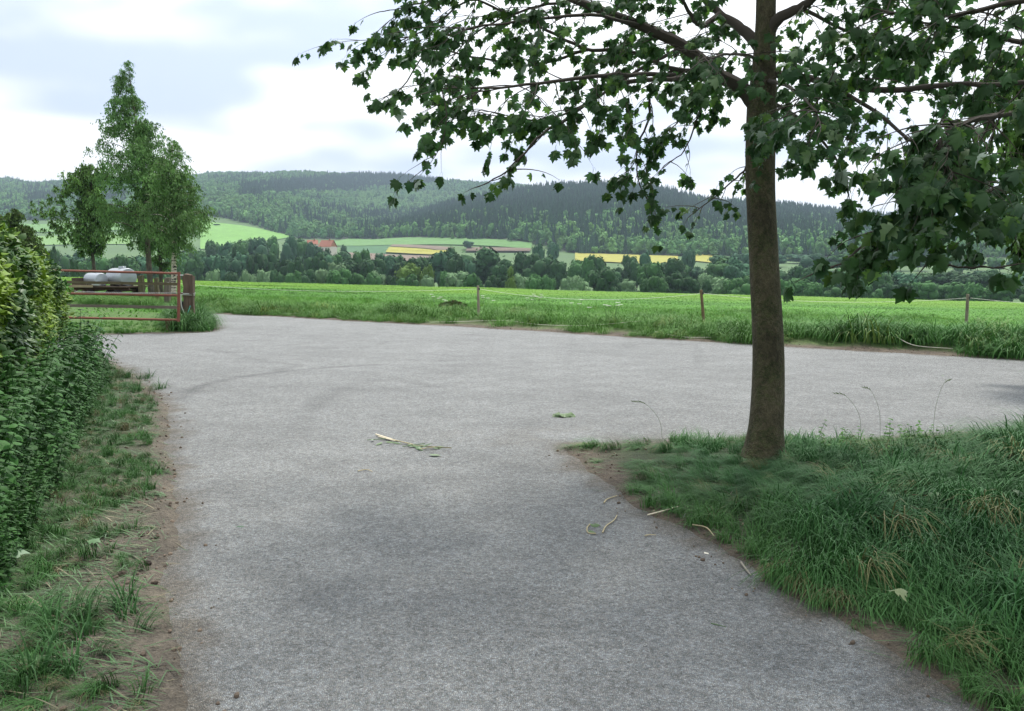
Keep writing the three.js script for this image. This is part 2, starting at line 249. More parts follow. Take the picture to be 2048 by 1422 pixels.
function coniferGeo(seed, tiers = 7) { const r = rng(seed), pos = [], idx = []; for (let t = 0; t < tiers; t++) { const y0 = 0.10 + 0.82 * t / tiers, y1 = y0 + 0.30 * (1 - 0.5 * t / tiers), w = 0.30 * (1 - t / tiers * 0.88), n = 9, c = pos.length / 3; pos.push(0, Math.min(1, y1), 0); for (let k = 0; k < n * 2; k++) { const a = k / n * Math.PI + r() * 0.2, q = w * (k % 2 ? 0.55 : 1) * (0.8 + 0.4 * r()); pos.push(Math.cos(a) * q, y0 - (k % 2 ? 0 : 0.03) + 0.02 * r(), Math.sin(a) * q); } for (let k = 0; k < n * 2; k++) idx.push(c, c + 1 + (k + 1) % (n * 2), c + 1 + k); } const g = geoFrom(pos, idx).toNonIndexed(); g.computeVertexNormals(); return g; }
const farLeaf = std({ color: lin(1, 1, 1), roughness: 1 });
const hillCrown = [crownGeo(11, 6, 110, 0.075, { core: 1 }), crownGeo(12, 8, 120, 0.07, { core: 1 }), crownGeo(13, 5, 100, 0.08, { core: 1 })];
const pineGeo = [coniferGeo(21, 6), coniferGeo(22, 7)];
{
  const r = rng(77), decid = [[], [], []], pine = [[], []], young = [];
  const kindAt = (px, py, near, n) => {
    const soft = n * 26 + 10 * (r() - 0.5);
    if (near) { const q = py - 440 + soft * 1.6; return q > 34 ? (r() < 0.4 ? 'd' : 'm') : q > 0 ? (r() < 0.7 ? 'm' : 'p') : n > 0.26 || r() < 0.06 ? 'm' : 'p'; }  // spur has real pines; extra dark ones stand in for a cloud shadow
    const band = 392 - (px - 500) * 0.088; if (px > 490 + soft && px < 885 + soft && Math.abs(py - band + soft * 0.25) < 12 + (px - 500) * 0.012) return r() < 0.05 ? 'd' : 'p';
    if (px > 690 + soft && px < 985 && py > 388 + soft * 0.3 && py < 430 + soft * 0.4) return r() < 0.12 ? 'd' : 'y'; if (px > 60 && px < 260 && py > 385 && py < 425 && n > 0) return 'm';
    if (py > 425 && px > 580) return n > 0 ? 'm' : 'd'; return n < -0.22 ? 'm' : 'd';
  };
  let tries = 0;
  for (let d = 650; d < 2620; d *= 1 + 0.0016) {
    const step = 6.6 + d * 0.0006, half = d * 0.66;
    for (let x0 = -half; x0 < half; x0 += step) {
      const x = x0 + (r() - 0.5) * step * 0.9, dz = d + (r() - 0.5) * 5, z = -dz; tries++;
      if (r() > 0.0016 * d / 5.2) continue;
      const px = 1024 + F * x / dz, y = H(x, z), py = 520 - F * (y - EYE) / dz;
      const near = hillNear(x, z, dz, px) > hillFar(x, z, dz, px), edge = woodsEdge(x, dz);
      if (dz < edge) continue; if (near && dz > 1650) continue; if (!near && px > 1250 && dz > 1700) continue;
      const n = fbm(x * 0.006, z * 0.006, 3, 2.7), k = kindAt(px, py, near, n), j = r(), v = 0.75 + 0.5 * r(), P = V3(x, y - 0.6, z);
      const pn = fbm(x * 0.012 + 9, z * 0.012, 2, 4.4);
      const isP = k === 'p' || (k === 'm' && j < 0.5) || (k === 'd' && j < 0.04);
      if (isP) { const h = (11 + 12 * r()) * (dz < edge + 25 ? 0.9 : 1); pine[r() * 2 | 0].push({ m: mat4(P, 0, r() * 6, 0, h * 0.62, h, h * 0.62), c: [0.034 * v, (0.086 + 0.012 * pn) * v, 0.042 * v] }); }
      else if (k === 'y') { const h = 6 + 2.5 * r(); young.push({ m: mat4(P, 0, r() * 6, 0, h * 0.8, h, h * 0.8), c: [0.15 * v, 0.30 * v, 0.08 * v] }); }
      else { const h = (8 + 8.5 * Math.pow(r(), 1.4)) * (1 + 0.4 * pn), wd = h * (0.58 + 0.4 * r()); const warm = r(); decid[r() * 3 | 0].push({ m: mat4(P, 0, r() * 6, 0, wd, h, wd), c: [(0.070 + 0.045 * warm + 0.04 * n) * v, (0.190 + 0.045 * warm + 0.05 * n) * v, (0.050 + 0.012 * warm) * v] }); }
    }
  }
  console.log('forest', tries, decid.map(a => a.length), pine.map(a => a.length), young.length);
  decid.forEach((a, i) => tag(inst('beech_forest', hillCrown[i], farLeaf, a), ['mid green broadleaf forest covering the long hillside', 'broadleaf trees massed between the pines on the hillside', 'rounded broadleaf crowns along the ridge and lower slope'][i], 'forest'));
  pine.forEach((a, i) => tag(inst('pine_forest', pineGeo[i], farLeaf, a), ['dark pine forest on the nearer spur, its share raised in place of cloud shade', 'dark pines mixed through the hillside forest'][i], 'forest'));
  tag(inst('young_plantation', hillCrown[1], farLeaf, young), 'pale green young plantation below the dark pine band', 'forest');
}
// fields on the far slope
{
  const fieldN = tileNoise(256, [[8, 0.3], [32, 0.4], [100, 0.4]], 8), fm = tex(256, (i, j) => { const v = 0.85 + 0.12 * fieldN[j * 256 + i]; return [v, v, v]; });
  const field = (name, label, c, q, lift = 0.5) => {
    const C = q.map(p => onTerrain(...p)), pos = [], uv = [], idx = [], nu = 40, nv = 24; for (let j = 0; j <= nv; j++) for (let i = 0; i <= nu; i++) { const u = i / nu, v = j / nv, x = lerp(lerp(C[0][0], C[1][0], u), lerp(C[3][0], C[2][0], u), v), z = lerp(lerp(C[0][1], C[1][1], u), lerp(C[3][1], C[2][1], u), v); pos.push(x, H(x, z) + lift, z); uv.push(x / 40, z / 40); }
    for (let j = 0; j < nv; j++) for (let i = 0; i < nu; i++) { const a = j * (nu + 1) + i; idx.push(a, a + 1, a + nu + 1, a + 1, a + nu + 2, a + nu + 1); }
    return tag(mesh(name, geoFrom(pos, idx, null, uv), std({ color: lin(...c), map: fm, roughness: 1 })), label, 'field', null, 'structure');
  };
  field('green_field', 'dark green crop field behind the red-roofed farm', [0.06, 0.17, 0.06], [[682, 506], [772, 509], [783, 488], [682, 488]], 0.5);
  field('grass_field', 'light green strip of grass below the hill forest', [0.13, 0.28, 0.075], [[640, 492], [1062, 501], [1064, 488], [700, 478]], 0.9);
  field('rape_field', 'yellow field with brown strips in the middle of the valley slope', [0.38, 0.37, 0.055], [[771, 507], [896, 513], [902, 504], [778, 497]], 1.3);
  field('ploughed_field', 'narrow brown ploughed strip above the yellow field', [0.21, 0.165, 0.115], [[779, 496.5], [903, 503], [906, 499], [785, 492]], 1.6);
  field('ploughed_field', 'long brown ploughed strip beside the forest edge', [0.21, 0.165, 0.115], [[930, 504], [1060, 506], [1062, 500.5], [935, 498.5]], 1.6);
  field('ploughed_field', 'broad brown ploughed field below the yellow field', [0.22, 0.165, 0.115], [[690, 519], [890, 527], [890, 514.5], [690, 506.5]], 0.8);
  field('rape_field', 'long yellow field in front of the right-hand forest', [0.38, 0.37, 0.055], [[1150, 523], [1354, 533], [1356, 514], [1150, 507.5]], 0.8);
  field('rape_field', 'short yellow field beyond the round tree', [0.38, 0.37, 0.055], [[1380, 523], [1432, 528], [1432, 511.5], [1380, 509]], 0.8);
  field('pasture', 'bright green pasture on the slope beside the birches', [0.19, 0.40, 0.08], [[400, 500], [590, 474], [520, 459], [400, 444]], 0.8);
  field('pasture', 'light green pasture behind the small roadside trees', [0.18, 0.34, 0.08], [[40, 492], [260, 490], [260, 470], [40, 474]], 0.8);
  field('pasture', 'pale green pasture at the foot of the left-hand woods', [0.15, 0.31, 0.08], [[40, 466], [240, 462], [240, 446], [40, 448]], 0.8);
}
// trees one can tell apart in the valley: [px, top py, width px, distance, kind]
const beltGeo = { round: [crownGeo(31, 16, 1500, 0.035), crownGeo(32, 20, 1500, 0.034), crownGeo(33, 14, 1400, 0.036)], tall: [crownGeo(34, 18, 1300, 0.034, { narrow: 0.8 })], cone: [crownGeo(35, 18, 1200, 0.034, { cone: 1 })] };
const trunkUnit = tubeGeo([V3(0, -0.06, 0), V3(0.01, 0.15, 0), V3(0, 0.4, 0.01)], [0.028, 0.022, 0.012], 6), barkFar = std({ color: lin(0.10, 0.085, 0.065) });
const leafTone = { dark: [0.025, 0.074, 0.022], mid: [0.040, 0.115, 0.028], pale: [0.115, 0.20, 0.09], yellow: [0.085, 0.16, 0.022], blue: [0.034, 0.098, 0.044] };
const toneMat = {}; for (const k in leafTone) { const [r, g, b] = leafTone[k]; toneMat[k] = [0.85, 1, 1.18].map(f => std({ color: lin(r * f, g * f, b * f), roughness: 1 })); }
const rb = rng(404);
function farTree(px, top, wpx, d, tone, label, group, shape = 'round', name = 'valley_tree') {
  const x = (px - 1024) / F * d, z = -d, y0 = H(x, z), h = EYE + (520 - top) / F * d - y0, w = wpx / F * d, set = beltGeo[shape];
  const t = thing(name, label, 'tree', [x, y0, z], group); t.rotation.y = rb() * 6.28;
  const hh = Math.max(h, 2.2);
  mesh('trunk', trunkUnit, barkFar, t).scale.set(hh, hh, hh);
  mesh('crown', set[rb() * set.length | 0], toneMat[tone][rb() * 3 | 0], t).scale.set(w * 1.12, hh, w * 1.12); return t;
}
[[675, 528, 44, 235, 'pale', 'pale grey-green willow standing at the meadow edge below the farm'], [755, 542, 40, 225, 'pale', 'pale rounded bush right of the grey-green willow at the meadow edge'], [822, 526, 62, 225, 'yellow', 'broad yellow-green tree at the meadow edge below the white-sheeted clamp'], [857, 530, 28, 235, 'yellow', 'narrow yellow-green tree close beside the broad yellow-green one', 'tall'], [1021, 534, 36, 225, 'yellow', 'cone-shaped yellow-green tree in the valley tree belt', 'cone'], [1205, 540, 60, 215, 'dark', 'large dark round tree touching the meadow edge'], [1300, 529, 62, 240, 'mid', 'tall soft-crowned tree right of the large dark round tree'], [1340, 546, 56, 220, 'dark', 'low dark tree at the meadow edge below the yellow field'], [900, 496, 36, 330, 'dark', 'dark dome-shaped tree standing in front of the brown field'], [958, 500, 92, 320, 'dark', 'wide dark tree group crown below the ploughed strip'], [1076, 488, 30, 420, 'blue', 'bluish tall tree at the right end of the ploughed strip', 'tall'], [1106, 487, 26, 520, 'blue', 'small bluish round tree just above the tall bluish tree'], [1258, 513, 34, 380, 'dark', 'round dark tree in front of the long yellow field'], [1288, 503, 27, 390, 'blue', 'upright tree in the middle of the long yellow field', 'tall'], [1376, 500, 30, 420, 'blue', 'round tree at the end of the long yellow field'], [1440, 513, 40, 330, 'blue', 'bluish tree hiding the right end of the yellow field'], [440, 450, 14, 1080, 'dark', 'lone small tree on the bright green pasture'], [937, 482, 22, 800, 'blue', 'solitary bush at the forest edge above the ploughed strip'], [472, 494, 24, 300, 'dark', 'narrow dark spire-shaped tree in the belt beside the birches', 'cone'], [1190, 514, 40, 300, 'dark', 'dark round tree at the left end of the long yellow field'], [690, 490, 14, 640, 'dark', 'small dark tree right of the red-roofed farmhouse', 'tall'], [110, 493, 22, 200, 'dark', 'upright dark bush on the green slope beside the lone oak', 'tall'], [153, 522, 18, 170, 'dark', 'small dark round bush on the green slope behind the gate']].forEach(([px, t, w, d, tone, label, shape]) => farTree(px, t, w, d, tone, label, null, shape));
{
  const r = rng(505);
  const small = ['', 'first', 'second', 'third', 'fourth', 'fifth', 'sixth', 'seventh', 'eighth', 'ninth', 'tenth', 'eleventh', 'twelfth', 'thirteenth', 'fourteenth', 'fifteenth', 'sixteenth', 'seventeenth', 'eighteenth', 'nineteenth'], ord = n => n < 20 ? small[n] : (['', '', 'twent', 'thirt', 'fort'][n / 10 | 0]) + (n % 10 ? 'y-' + small[n % 10] : 'ieth');
  const row = (x0, x1, step, topAt, w, d0, d1, tones, label, group) => { let k = 0; for (let x = x0; x < x1; x += step * (0.7 + 0.6 * r())) { const d = lerp(d0, d1, r()), tp = topAt(x) + (r() - 0.5) * 12; farTree(x, tp, w * (0.75 + 0.6 * r()), d, tones[r() * tones.length | 0], `${ord(++k)} ${label}`, group, r() < 0.12 ? 'tall' : 'round'); } };
  row(370, 700, 24, x => table([[370, 500], [430, 486], [520, 482], [600, 478], [640, 490], [700, 508]], x), 46, 400, 470, ['dark', 'blue', 'mid'], 'tree from the left in the back row of the belt below the farm', 'dark trees in the back row of the belt below the farm');
  row(180, 700, 24, x => 513 + 3 * Math.sin(x), 44, 270, 320, ['dark', 'blue', 'mid'], 'tree from the left in the middle belt row before the willow', 'trees in the middle row of the belt left of the willow');
  row(700, 1480, 22, x => 514 + 6 * Math.sin(x * 0.7) + 14 * sstep(1120, 1150, x) * sstep(1450, 1420, x), 48, 270, 330, ['dark', 'dark', 'mid', 'blue'], 'tree right of the willow in the middle row of the belt', 'trees in the middle row of the valley belt');
  row(430, 1500, 30, x => 543 + (x - 430) * 0.012, 40, 205, 240, ['mid', 'mid', 'dark', 'pale'], 'rounded bush from the left along the far meadow edge', 'bush trees along the meadow edge');
  row(1430, 2150, 27, x => 534 + (x - 1430) * 0.022, 50, 260, 310, ['dark', 'mid', 'blue'], 'tree from the left in the dark belt behind the maple', 'belt trees behind the maple trunk');
  row(1420, 2150, 28, x => 560 + (x - 1430) * 0.018, 42, 200, 235, ['mid', 'dark', 'mid'], 'rounded tree from the left at the meadow edge behind the maple', 'meadow edge trees behind the maple');
  row(1440, 2150, 30, x => 508 + (x - 1440) * 0.01, 42, 480, 640, ['mid', 'blue'], 'tree from the left in the far row below the wooded spur', 'far row trees below the wooded spur');
  row(-120, 180, 26, x => 505, 40, 330, 400, ['mid', 'blue'], 'tree from the left in the valley behind the hedge', 'valley trees behind the hedge');
}
console.log('belt');
// farm and white-sheeted clamps
function house(px, d, w, dep, wallH, roofH, turn, label, name, pyBase) {
  const x = (px - 1024) / F * d, z = -d, y = pyBase ? EYE + (520 - pyBase) / F * d : H(x, z), g = thing(name, label, 'house', [x, y, z]); g.rotation.y = turn;
  const wm = std({ color: lin(0.62, 0.55, 0.48) }), rm = std({ color: lin(0.30, 0.125, 0.08) }), wn = std({ color: lin(0.05, 0.06, 0.07), roughness: 0.3 });
  mesh('wall', boxGeo(w, wallH + 6, dep, 0, wallH / 2 - 3, 0), wm, g);
  const s = new THREE.Shape([new THREE.Vector2(-dep / 2, 0), new THREE.Vector2(dep / 2, 0), new THREE.Vector2(0, roofH - 0.3)]); mesh('gable', new THREE.ExtrudeGeometry(s, { depth: w - 0.1, bevelEnabled: false }).rotateY(Math.PI / 2).translate(-w / 2 + 0.05, wallH, 0), std({ color: lin(0.42, 0.19, 0.10) }), g);
  const a = Math.atan2(roofH, dep / 2), l = Math.hypot(roofH, dep / 2) + 0.5;
  for (const k of [-1, 1]) { const m = mesh('roof', boxGeo(w + 0.9, 0.22, l, 0, 0, 0), rm, g); m.position.set(0, wallH + roofH / 2 - 0.05, k * dep / 4 * 1.04); m.rotation.x = k * a; }
  for (let i = 0; i < 4; i++) mesh('window', boxGeo(1.0, 1.3, 0.1, -w / 2 + w * (i + 0.5) / 4, wallH * 0.55, dep / 2 + 0.02), wn, g);
  mesh('chimney', boxGeo(0.7, 1.8, 0.7, w * 0.2, wallH + roofH + 0.2, 0.3), rm, g); return g;
}
house(658, 620, 10, 7.5, 3.8, 4.3, -0.45, 'farmhouse with a steep red tiled roof above the tree belt', 'farmhouse', 504.5);
house(628, 650, 7, 7, 4, 3, 0.3, 'small pink-walled outbuilding next to the farmhouse', 'outbuilding', 500);
house(1722, 560, 5, 5, 3, 2.6, 0.5, 'tiny red-roofed house glimpsed through the maple leaves', 'cottage', 525);
for (const [px, d, w, lb, c, k] of [[805, 640, 10, 'bright white sheeted mound on the brown field', 0.85, 0.2], [715, 660, 10.5, 'greyish sheeted mound beside the green crop field', 0.45, 0.18], [850, 630, 9, 'dull grey sheeted mound right of the bright white one', 0.42, 0.14]]) {
  const x = (px - 1024) / F * d, g = new THREE.SphereGeometry(1, 28, 14, 0, 6.283, 0, 1.6), p = g.attributes.position; for (let i = 0; i < p.count; i++) { const q = 1 + 0.05 * N2(p.getX(i) * 4, p.getZ(i) * 4, px); p.setXYZ(i, p.getX(i) * w / 2 * q, p.getY(i) * w * k * q, p.getZ(i) * w * 0.35); } g.computeVertexNormals();
  const m = mesh('silage_mound', g, std({ color: lin(c, c * 1.01, c * 1.0), roughness: 0.5 })); m.position.set(x, H(x, -d) + 0.6, -d); tag(m, lb, 'mound');
}
console.log('farm');

// ------------------------------------------------------------------ trees by the paddock
const barkN = tileNoise(256, [[6, 0.35], [20, 0.35], [64, 0.35], [128, 0.25]], 15);
const barkMap = tex(256, (i, j) => { const v = 0.74 + 0.2 * barkN[j * 256 + i]; return [v, v * 0.99, v * 0.96]; }), barkBump = tex(256, (i, j) => { const v = 0.5 + 0.4 * barkN[j * 256 + i]; return [v, v, v]; }, false);
function sprigGeo(seed, { leaves = 34, len = 0.42, leaf = 0.045, hang = 1, strings = 4 } = {}) {
  const r = rng(seed), pos = [], idx = [], nor = [];
  for (let s = 0; s < strings; s++) { const a = r() * 6.28, out = 0.25 + 0.5 * r(); for (let i = 0; i < leaves / strings; i++) { const t = (i + r()) / (leaves / strings), L = len * t, p = V3(Math.cos(a) * L * out, -L * hang * (0.6 + 0.6 * t) + 0.1 * len * (r() - 0.5), Math.sin(a) * L * out).add(V3(r() - 0.5, r() - 0.5, r() - 0.5).multiplyScalar(leaf * 2.2)); const u = V3(r() - 0.5, -0.6 - r(), r() - 0.5).normalize(), n = V3(r() - 0.5, 0.5, r() - 0.5).normalize(), v = u.clone().cross(n).normalize(), q = leaf * (0.7 + 0.6 * r()), b = pos.length / 3, nn = v.clone().cross(u).normalize(); if (nn.y < 0) nn.negate();
    for (const [x, y] of [[0, 0], [0.45, 0.9], [0, 2], [-0.45, 0.9]]) { const w = p.clone().addScaledVector(v, x * q).addScaledVector(u, y * q); pos.push(w.x, w.y, w.z); nor.push(nn.x, nn.y, nn.z); } idx.push(b, b + 1, b + 2, b, b + 2, b + 3); } }
  return geoFrom(pos, idx, null, null, nor);
}
const birchSprig = [sprigGeo(41, { leaf: 0.048, len: 0.42, hang: 0.55, strings: 6, leaves: 40 }), sprigGeo(42, { leaf: 0.048, len: 0.5, hang: 0.7, strings: 6, leaves: 44 })], limeSprig = [sprigGeo(43, { leaf: 0.062, len: 0.36, hang: 0.5, strings: 6, leaves: 42 }), sprigGeo(44, { leaf: 0.062, len: 0.42, hang: 0.6, strings: 6, leaves: 42 })];
// a tree from a crown profile: prof = [[height 0..1, left m, right m]] about an axis that leans; sprigs hang on generated limbs
function paddockTree(name, label, { base, h, lean = 0, trunkR, bark, prof, sprigs, color, count, seed, wind = 0.25, clear = 0.2, depth = 0.9 }) {
  const r = rng(seed), t = thing(name, label, 'tree', base), axis = k => V3(lean * Math.pow(k, 1.3) * h + 0.05 * Math.sin(k * 7 + seed), k * h, 0.04 * Math.sin(k * 5));
  const tp = [], tr = []; for (let i = 0; i <= 16; i++) { const k = i / 16; tp.push(i ? axis(k * 0.97) : V3(0, -0.15, 0)); tr.push(trunkR * Math.pow(1 - k, 0.8) + 0.006); } tr[0] *= 1.3;
  mesh('trunk', tubeGeo(tp, tr, 10, 1), bark, t);
  const bars = [], items = [[], []], up = V3(0, 1, 0);
  const n = Math.round(26 + h * 3); for (let i = 0; i < n; i++) {
    const k = lerp(clear, 0.985, (i + r()) / n), a = r() * 6.28, p0 = axis(k), side = Math.cos(a), R = (side < 0 ? table(prof.map(q => [q[0], q[1]]), k) : table(prof.map(q => [q[0], q[2]]), k)), zr = R * depth, tip = V3(p0.x + side * R - wind * R * 0.5, p0.y + R * (0.55 - 0.3 * r()) - 0.05, p0.z + Math.sin(a) * zr), mid = p0.clone().lerp(tip, 0.5).add(V3(0, R * 0.14, 0));
    const pts = smooth([p0, mid, tip], 8), rr = trunkR * 0.38 * (1 - k) + 0.008; bars.push(tubeGeo(pts, pts.map((_, q) => rr * (1 - q / 8 * 0.85)), 5, 1, false));
    const c = Math.round(count / n * (0.35 + R / 1.0)); for (let q = 0; q < c; q++) { const f = Math.pow(r(), 0.6), P = pts[Math.min(8, Math.floor(f * 8.99))].clone().add(V3((r() - 0.5) * 0.5 * R, (r() - 0.55) * 0.45 * R, (r() - 0.5) * 0.6 * R)); const v = 0.65 + 0.7 * r(); items[r() * 2 | 0].push({ m: mat4(P, (r() - 0.5) * 0.7, r() * 6.28, -wind * (0.6 + r()) , (0.55 + 0.6 * r()) * Math.min(1, 0.45 + R * 0.8)), c: [color[0] * v, color[1] * v, color[2] * v] }); }
  }
  mesh('branches', mergeGeometries(bars), bark, t);
  items.forEach((it, i) => inst('foliage', sprigs[i], sprigMat, it, t)); return t;
}
const sprigMat = leafMat(1, 1, 1, 0.42, 0.7, { specularIntensity: 0.3 });
const barkBrown = std({ color: lin(0.16, 0.135, 0.105), map: barkMap, bumpMap: barkBump, bumpScale: 0.01 });
const birchMap = tex(256, (i, j) => { const n = barkN[j * 256 + i], s = barkN[((j * 3) % 256) * 256 + (i >> 2)]; const k = s + 0.45 * n > 0.30 || (j % 60) < 10 && n > -0.15 ? 0.12 : 0.84; return [k, k * 0.96, k * 0.9]; });
const barkBirch = std({ map: birchMap, color: lin(0.8, 0.78, 0.72), bumpMap: barkBump, bumpScale: 0.008 });
const onG = (px, d) => { const x = (px - 1024) / F * d; return [x, H(x, -d), -d]; };
paddockTree('tall_birch', 'tall pointed birch leaning with the wind, tallest of the paddock trees', { base: onG(306, 38), h: 10.0, lean: -0.058, trunkR: 0.12, bark: barkBrown, prof: [[0.18, 0.5, 0.6], [0.25, 1.6, 1.2], [0.38, 1.9, 1.3], [0.5, 1.6, 1.5], [0.6, 1.45, 1.3], [0.68, 1.2, 0.95], [0.75, 0.9, 0.5], [0.85, 0.6, 0.3], [0.93, 0.32, 0.16], [1, 0.08, 0.05]], sprigs: birchSprig, color: [0.155, 0.29, 0.09], count: 900, seed: 61 });
paddockTree('white_birch', 'white-barked birch with black-marked trunk next to the gate post', { base: onG(349, 33), h: 6.0, lean: 0.03, trunkR: 0.11, bark: barkBirch, prof: [[0.3, 0.4, 0.5], [0.36, 1.0, 1.2], [0.45, 1.1, 1.35], [0.55, 0.9, 1.05], [0.7, 0.7, 0.85], [0.85, 0.5, 0.55], [1, 0.15, 0.2]], sprigs: birchSprig, color: [0.16, 0.29, 0.09], count: 460, seed: 62, wind: 0.18, clear: 0.32 });
paddockTree('slender_tree', 'slender brown-trunked tree between the two birches', { base: onG(323, 40), h: 6.2, lean: 0.0, trunkR: 0.09, bark: barkBrown, prof: [[0.25, 0.4, 0.4], [0.4, 1.1, 1.0], [0.6, 1.1, 1.1], [0.8, 0.8, 0.8], [1, 0.2, 0.2]], sprigs: limeSprig, color: [0.12, 0.23, 0.06], count: 420, seed: 63 });
paddockTree('spreading_tree', 'broad dark tree with forked trunk behind the white tanks', { base: onG(191, 46), h: 6.5, lean: 0.01, trunkR: 0.10, bark: barkBrown, prof: [[0.28, 0.4, 0.3], [0.36, 1.3, 0.9], [0.46, 2.2, 1.2], [0.58, 2.0, 1.2], [0.72, 1.45, 1.1], [0.85, 1.0, 0.9], [0.95, 0.55, 0.6], [1, 0.2, 0.3]], sprigs: limeSprig, color: [0.17, 0.31, 0.08], count: 540, seed: 64, clear: 0.28, wind: 0.1 });
paddockTree('small_oak', 'small dark bushy tree showing above the hedge top', { base: onG(40, 40), h: 3.9, lean: 0.0, trunkR: 0.09, bark: barkBrown, prof: [[0.22, 0.5, 0.5], [0.35, 1.1, 1.15], [0.55, 1.1, 0.95], [0.75, 0.8, 0.65], [0.9, 0.4, 0.35], [1, 0.15, 0.15]], sprigs: limeSprig, color: [0.14, 0.23, 0.06], count: 420, seed: 65, clear: 0.22, wind: 0.05 });
console.log('paddock trees');
// ------------------------------------------------------------------ gate, posts, trailer
const rustMap = (() => { const n = tileNoise(256, [[10, 0.4], [40, 0.4], [110, 0.3]], 23); return tex(256, (i, j) => { const v = n[j * 256 + i]; return v > 0.28 ? [0.30, 0.21, 0.17] : [0.50 + 0.12 * v, 0.295 + 0.08 * v, 0.225 + 0.07 * v]; }); })();
const rust = std({ map: rustMap, roughness: 0.75 });
const woodN = (() => { const n = tileNoise(256, [[64, 0.4], [120, 0.3]], 29), b = tileNoise(256, [[6, 0.5], [16, 0.4]], 30); return (i, j) => n[((j >> 4) % 256) * 256 + i] * 0.6 + b[j * 256 + i] * 0.5; })();
const woodMap = tex(256, (i, j) => { const v = 0.78 + 0.2 * woodN(i, j); return [v, v * 0.97, v * 0.92]; }), woodBump = tex(256, (i, j) => { const v = 0.5 + 0.35 * woodN(i, j); return [v, v, v]; }, false);
const woodGrey = std({ color: lin(0.22, 0.20, 0.17), map: woodMap, bumpMap: woodBump, bumpScale: 0.01 }), woodMoss = std({ color: lin(0.16, 0.15, 0.085), map: woodMap, bumpMap: woodBump, bumpScale: 0.01 }), woodDark = std({ color: lin(0.12, 0.085, 0.06), map: woodMap, bumpMap: woodBump, bumpScale: 0.012 }), woodPale = std({ color: lin(0.50, 0.42, 0.30), map: woodMap, bumpMap: woodBump, bumpScale: 0.006 });
const bar = (a, b, r, seg = 10) => tubeGeo([a, a.clone().lerp(b, 0.33), a.clone().lerp(b, 0.66), b], [r, r, r, r], seg, 2);
{
  const dR = 19.3, dL = 20.4, XL = -60, XR = 358, T = (px, yl, yr) => { const t = (px - XL) / (XR - XL), d = lerp(dL, dR, t); return at(px, lerp(yl, yr, t), d); };
  const o = T(XR, 640, 662), g = thing('field_gate', 'rusty red tubular steel gate with grey boards across the paddock entrance', 'gate', [o.x, 0, o.z]);
  const L = v => v.sub(V3(o.x, 0, o.z));
  for (const [yl, yr] of [[536.5, 547], [583.5, 591], [631, 640]]) mesh('rail', bar(L(T(XL, yl, yr)), L(T(XR, yl, yr)), 0.026), rust, g);
  mesh('upright', bar(L(T(XR, 544, 544)), L(T(XR - 1, 643, 643)), 0.034), rust, g); mesh('upright', bar(L(T(XL, 533, 533)), L(T(XL, 634, 634)), 0.034), rust, g);
  for (const [yl, yr, m, dz] of [[561, 568.5, woodMoss, 0.04], [608, 615, woodGrey, 0.04]]) { const a = L(T(XL, yl, yl)), b = L(T(XR - 5, yr, yr)), l = a.distanceTo(b), q = mesh('board', noiseBox(l, 0.062, 0.022, 0.006, yl, 24, 1, 1), m, g); q.position.copy(a).lerp(b, 0.5); q.position.z -= dz + 0.01; q.rotation.y = Math.atan2(-(b.z - a.z), b.x - a.x); q.rotation.z = Math.asin((b.y - a.y) / l); }
  { const a = L(T(150, 583, 583)), b = L(T(XR, 585.5, 585.5)), n = 90, parts = []; for (let i = 0; i < n; i++) { const p = a.clone().lerp(b, (i + 0.5) / n); p.y -= 0.02 * Math.sin(i / n * Math.PI); const t = new THREE.TorusGeometry(0.017, 0.003, 4, 8).scale(1.5, 1, 1); if (i % 2) t.rotateX(Math.PI / 2); parts.push(t.translate(p.x, p.y, p.z + 0.02)); } mesh('chain', mergeGeometries(parts), std({ color: lin(0.30, 0.31, 0.30), metalness: 0.6, roughness: 0.45 }), g); }
  mesh('latch', boxGeo(0.13, 0.03, 0.03, 0.07, 1.275, 0), std({ color: lin(0.5, 0.5, 0.48), metalness: 0.5, roughness: 0.5 }), g);
  const pp = gp(377, 657), post = thing('gate_post', 'thick weathered wooden gate post wrapped with pale rope', 'post', [pp[0], HG(...pp) - 0.02, pp[1]]); post.rotation.z = -0.02;
  const pm = std({ color: lin(0.20, 0.15, 0.115), map: woodMap, bumpMap: woodBump, bumpScale: 0.02 });
  mesh('timber', noiseBox(0.17, 1.34, 0.17, 0.03, 7, 4, 14, 4).translate(0, 0.55, 0), pm, post); mesh('timber', noiseBox(0.06, 1.30, 0.12, 0.02, 17, 2, 12, 3).translate(0.122, 0.54, 0.02), pm, post); mesh('hinge_strap', boxGeo(0.30, 0.035, 0.012, 0.02, 0.78, 0.115), std({ color: lin(0.13, 0.10, 0.085), roughness: 0.6, metalness: 0.4 }), post);
  const rope = std({ color: lin(0.62, 0.64, 0.58) }), teal = std({ color: lin(0.10, 0.42, 0.36) });
  const coil = []; for (let i = 0; i <= 40; i++) { const a = i / 40 * 6.283 * 2; coil.push(V3(Math.cos(a) * 0.165, 0.74 + 0.012 * i / 8, Math.sin(a) * 0.13)); } mesh('rope', tubeGeo(coil, coil.map(() => 0.008), 5), rope, post);
  mesh('rope', tubeGeo(smooth([V3(-0.12, 0.75, 0.1), V3(-0.11, 0.5, 0.12), V3(-0.05, 0.34, 0.13), V3(0.03, 0.2, 0.13)], 10), Array(11).fill(0.012), 5), rope, post); mesh('rope', tubeGeo(smooth([V3(0.1, 0.5, 0.13), V3(0.04, 0.32, 0.14), V3(-0.02, 0.22, 0.13), V3(0.02, 0.12, 0.14)], 10), Array(11).fill(0.012), 5), teal, post);
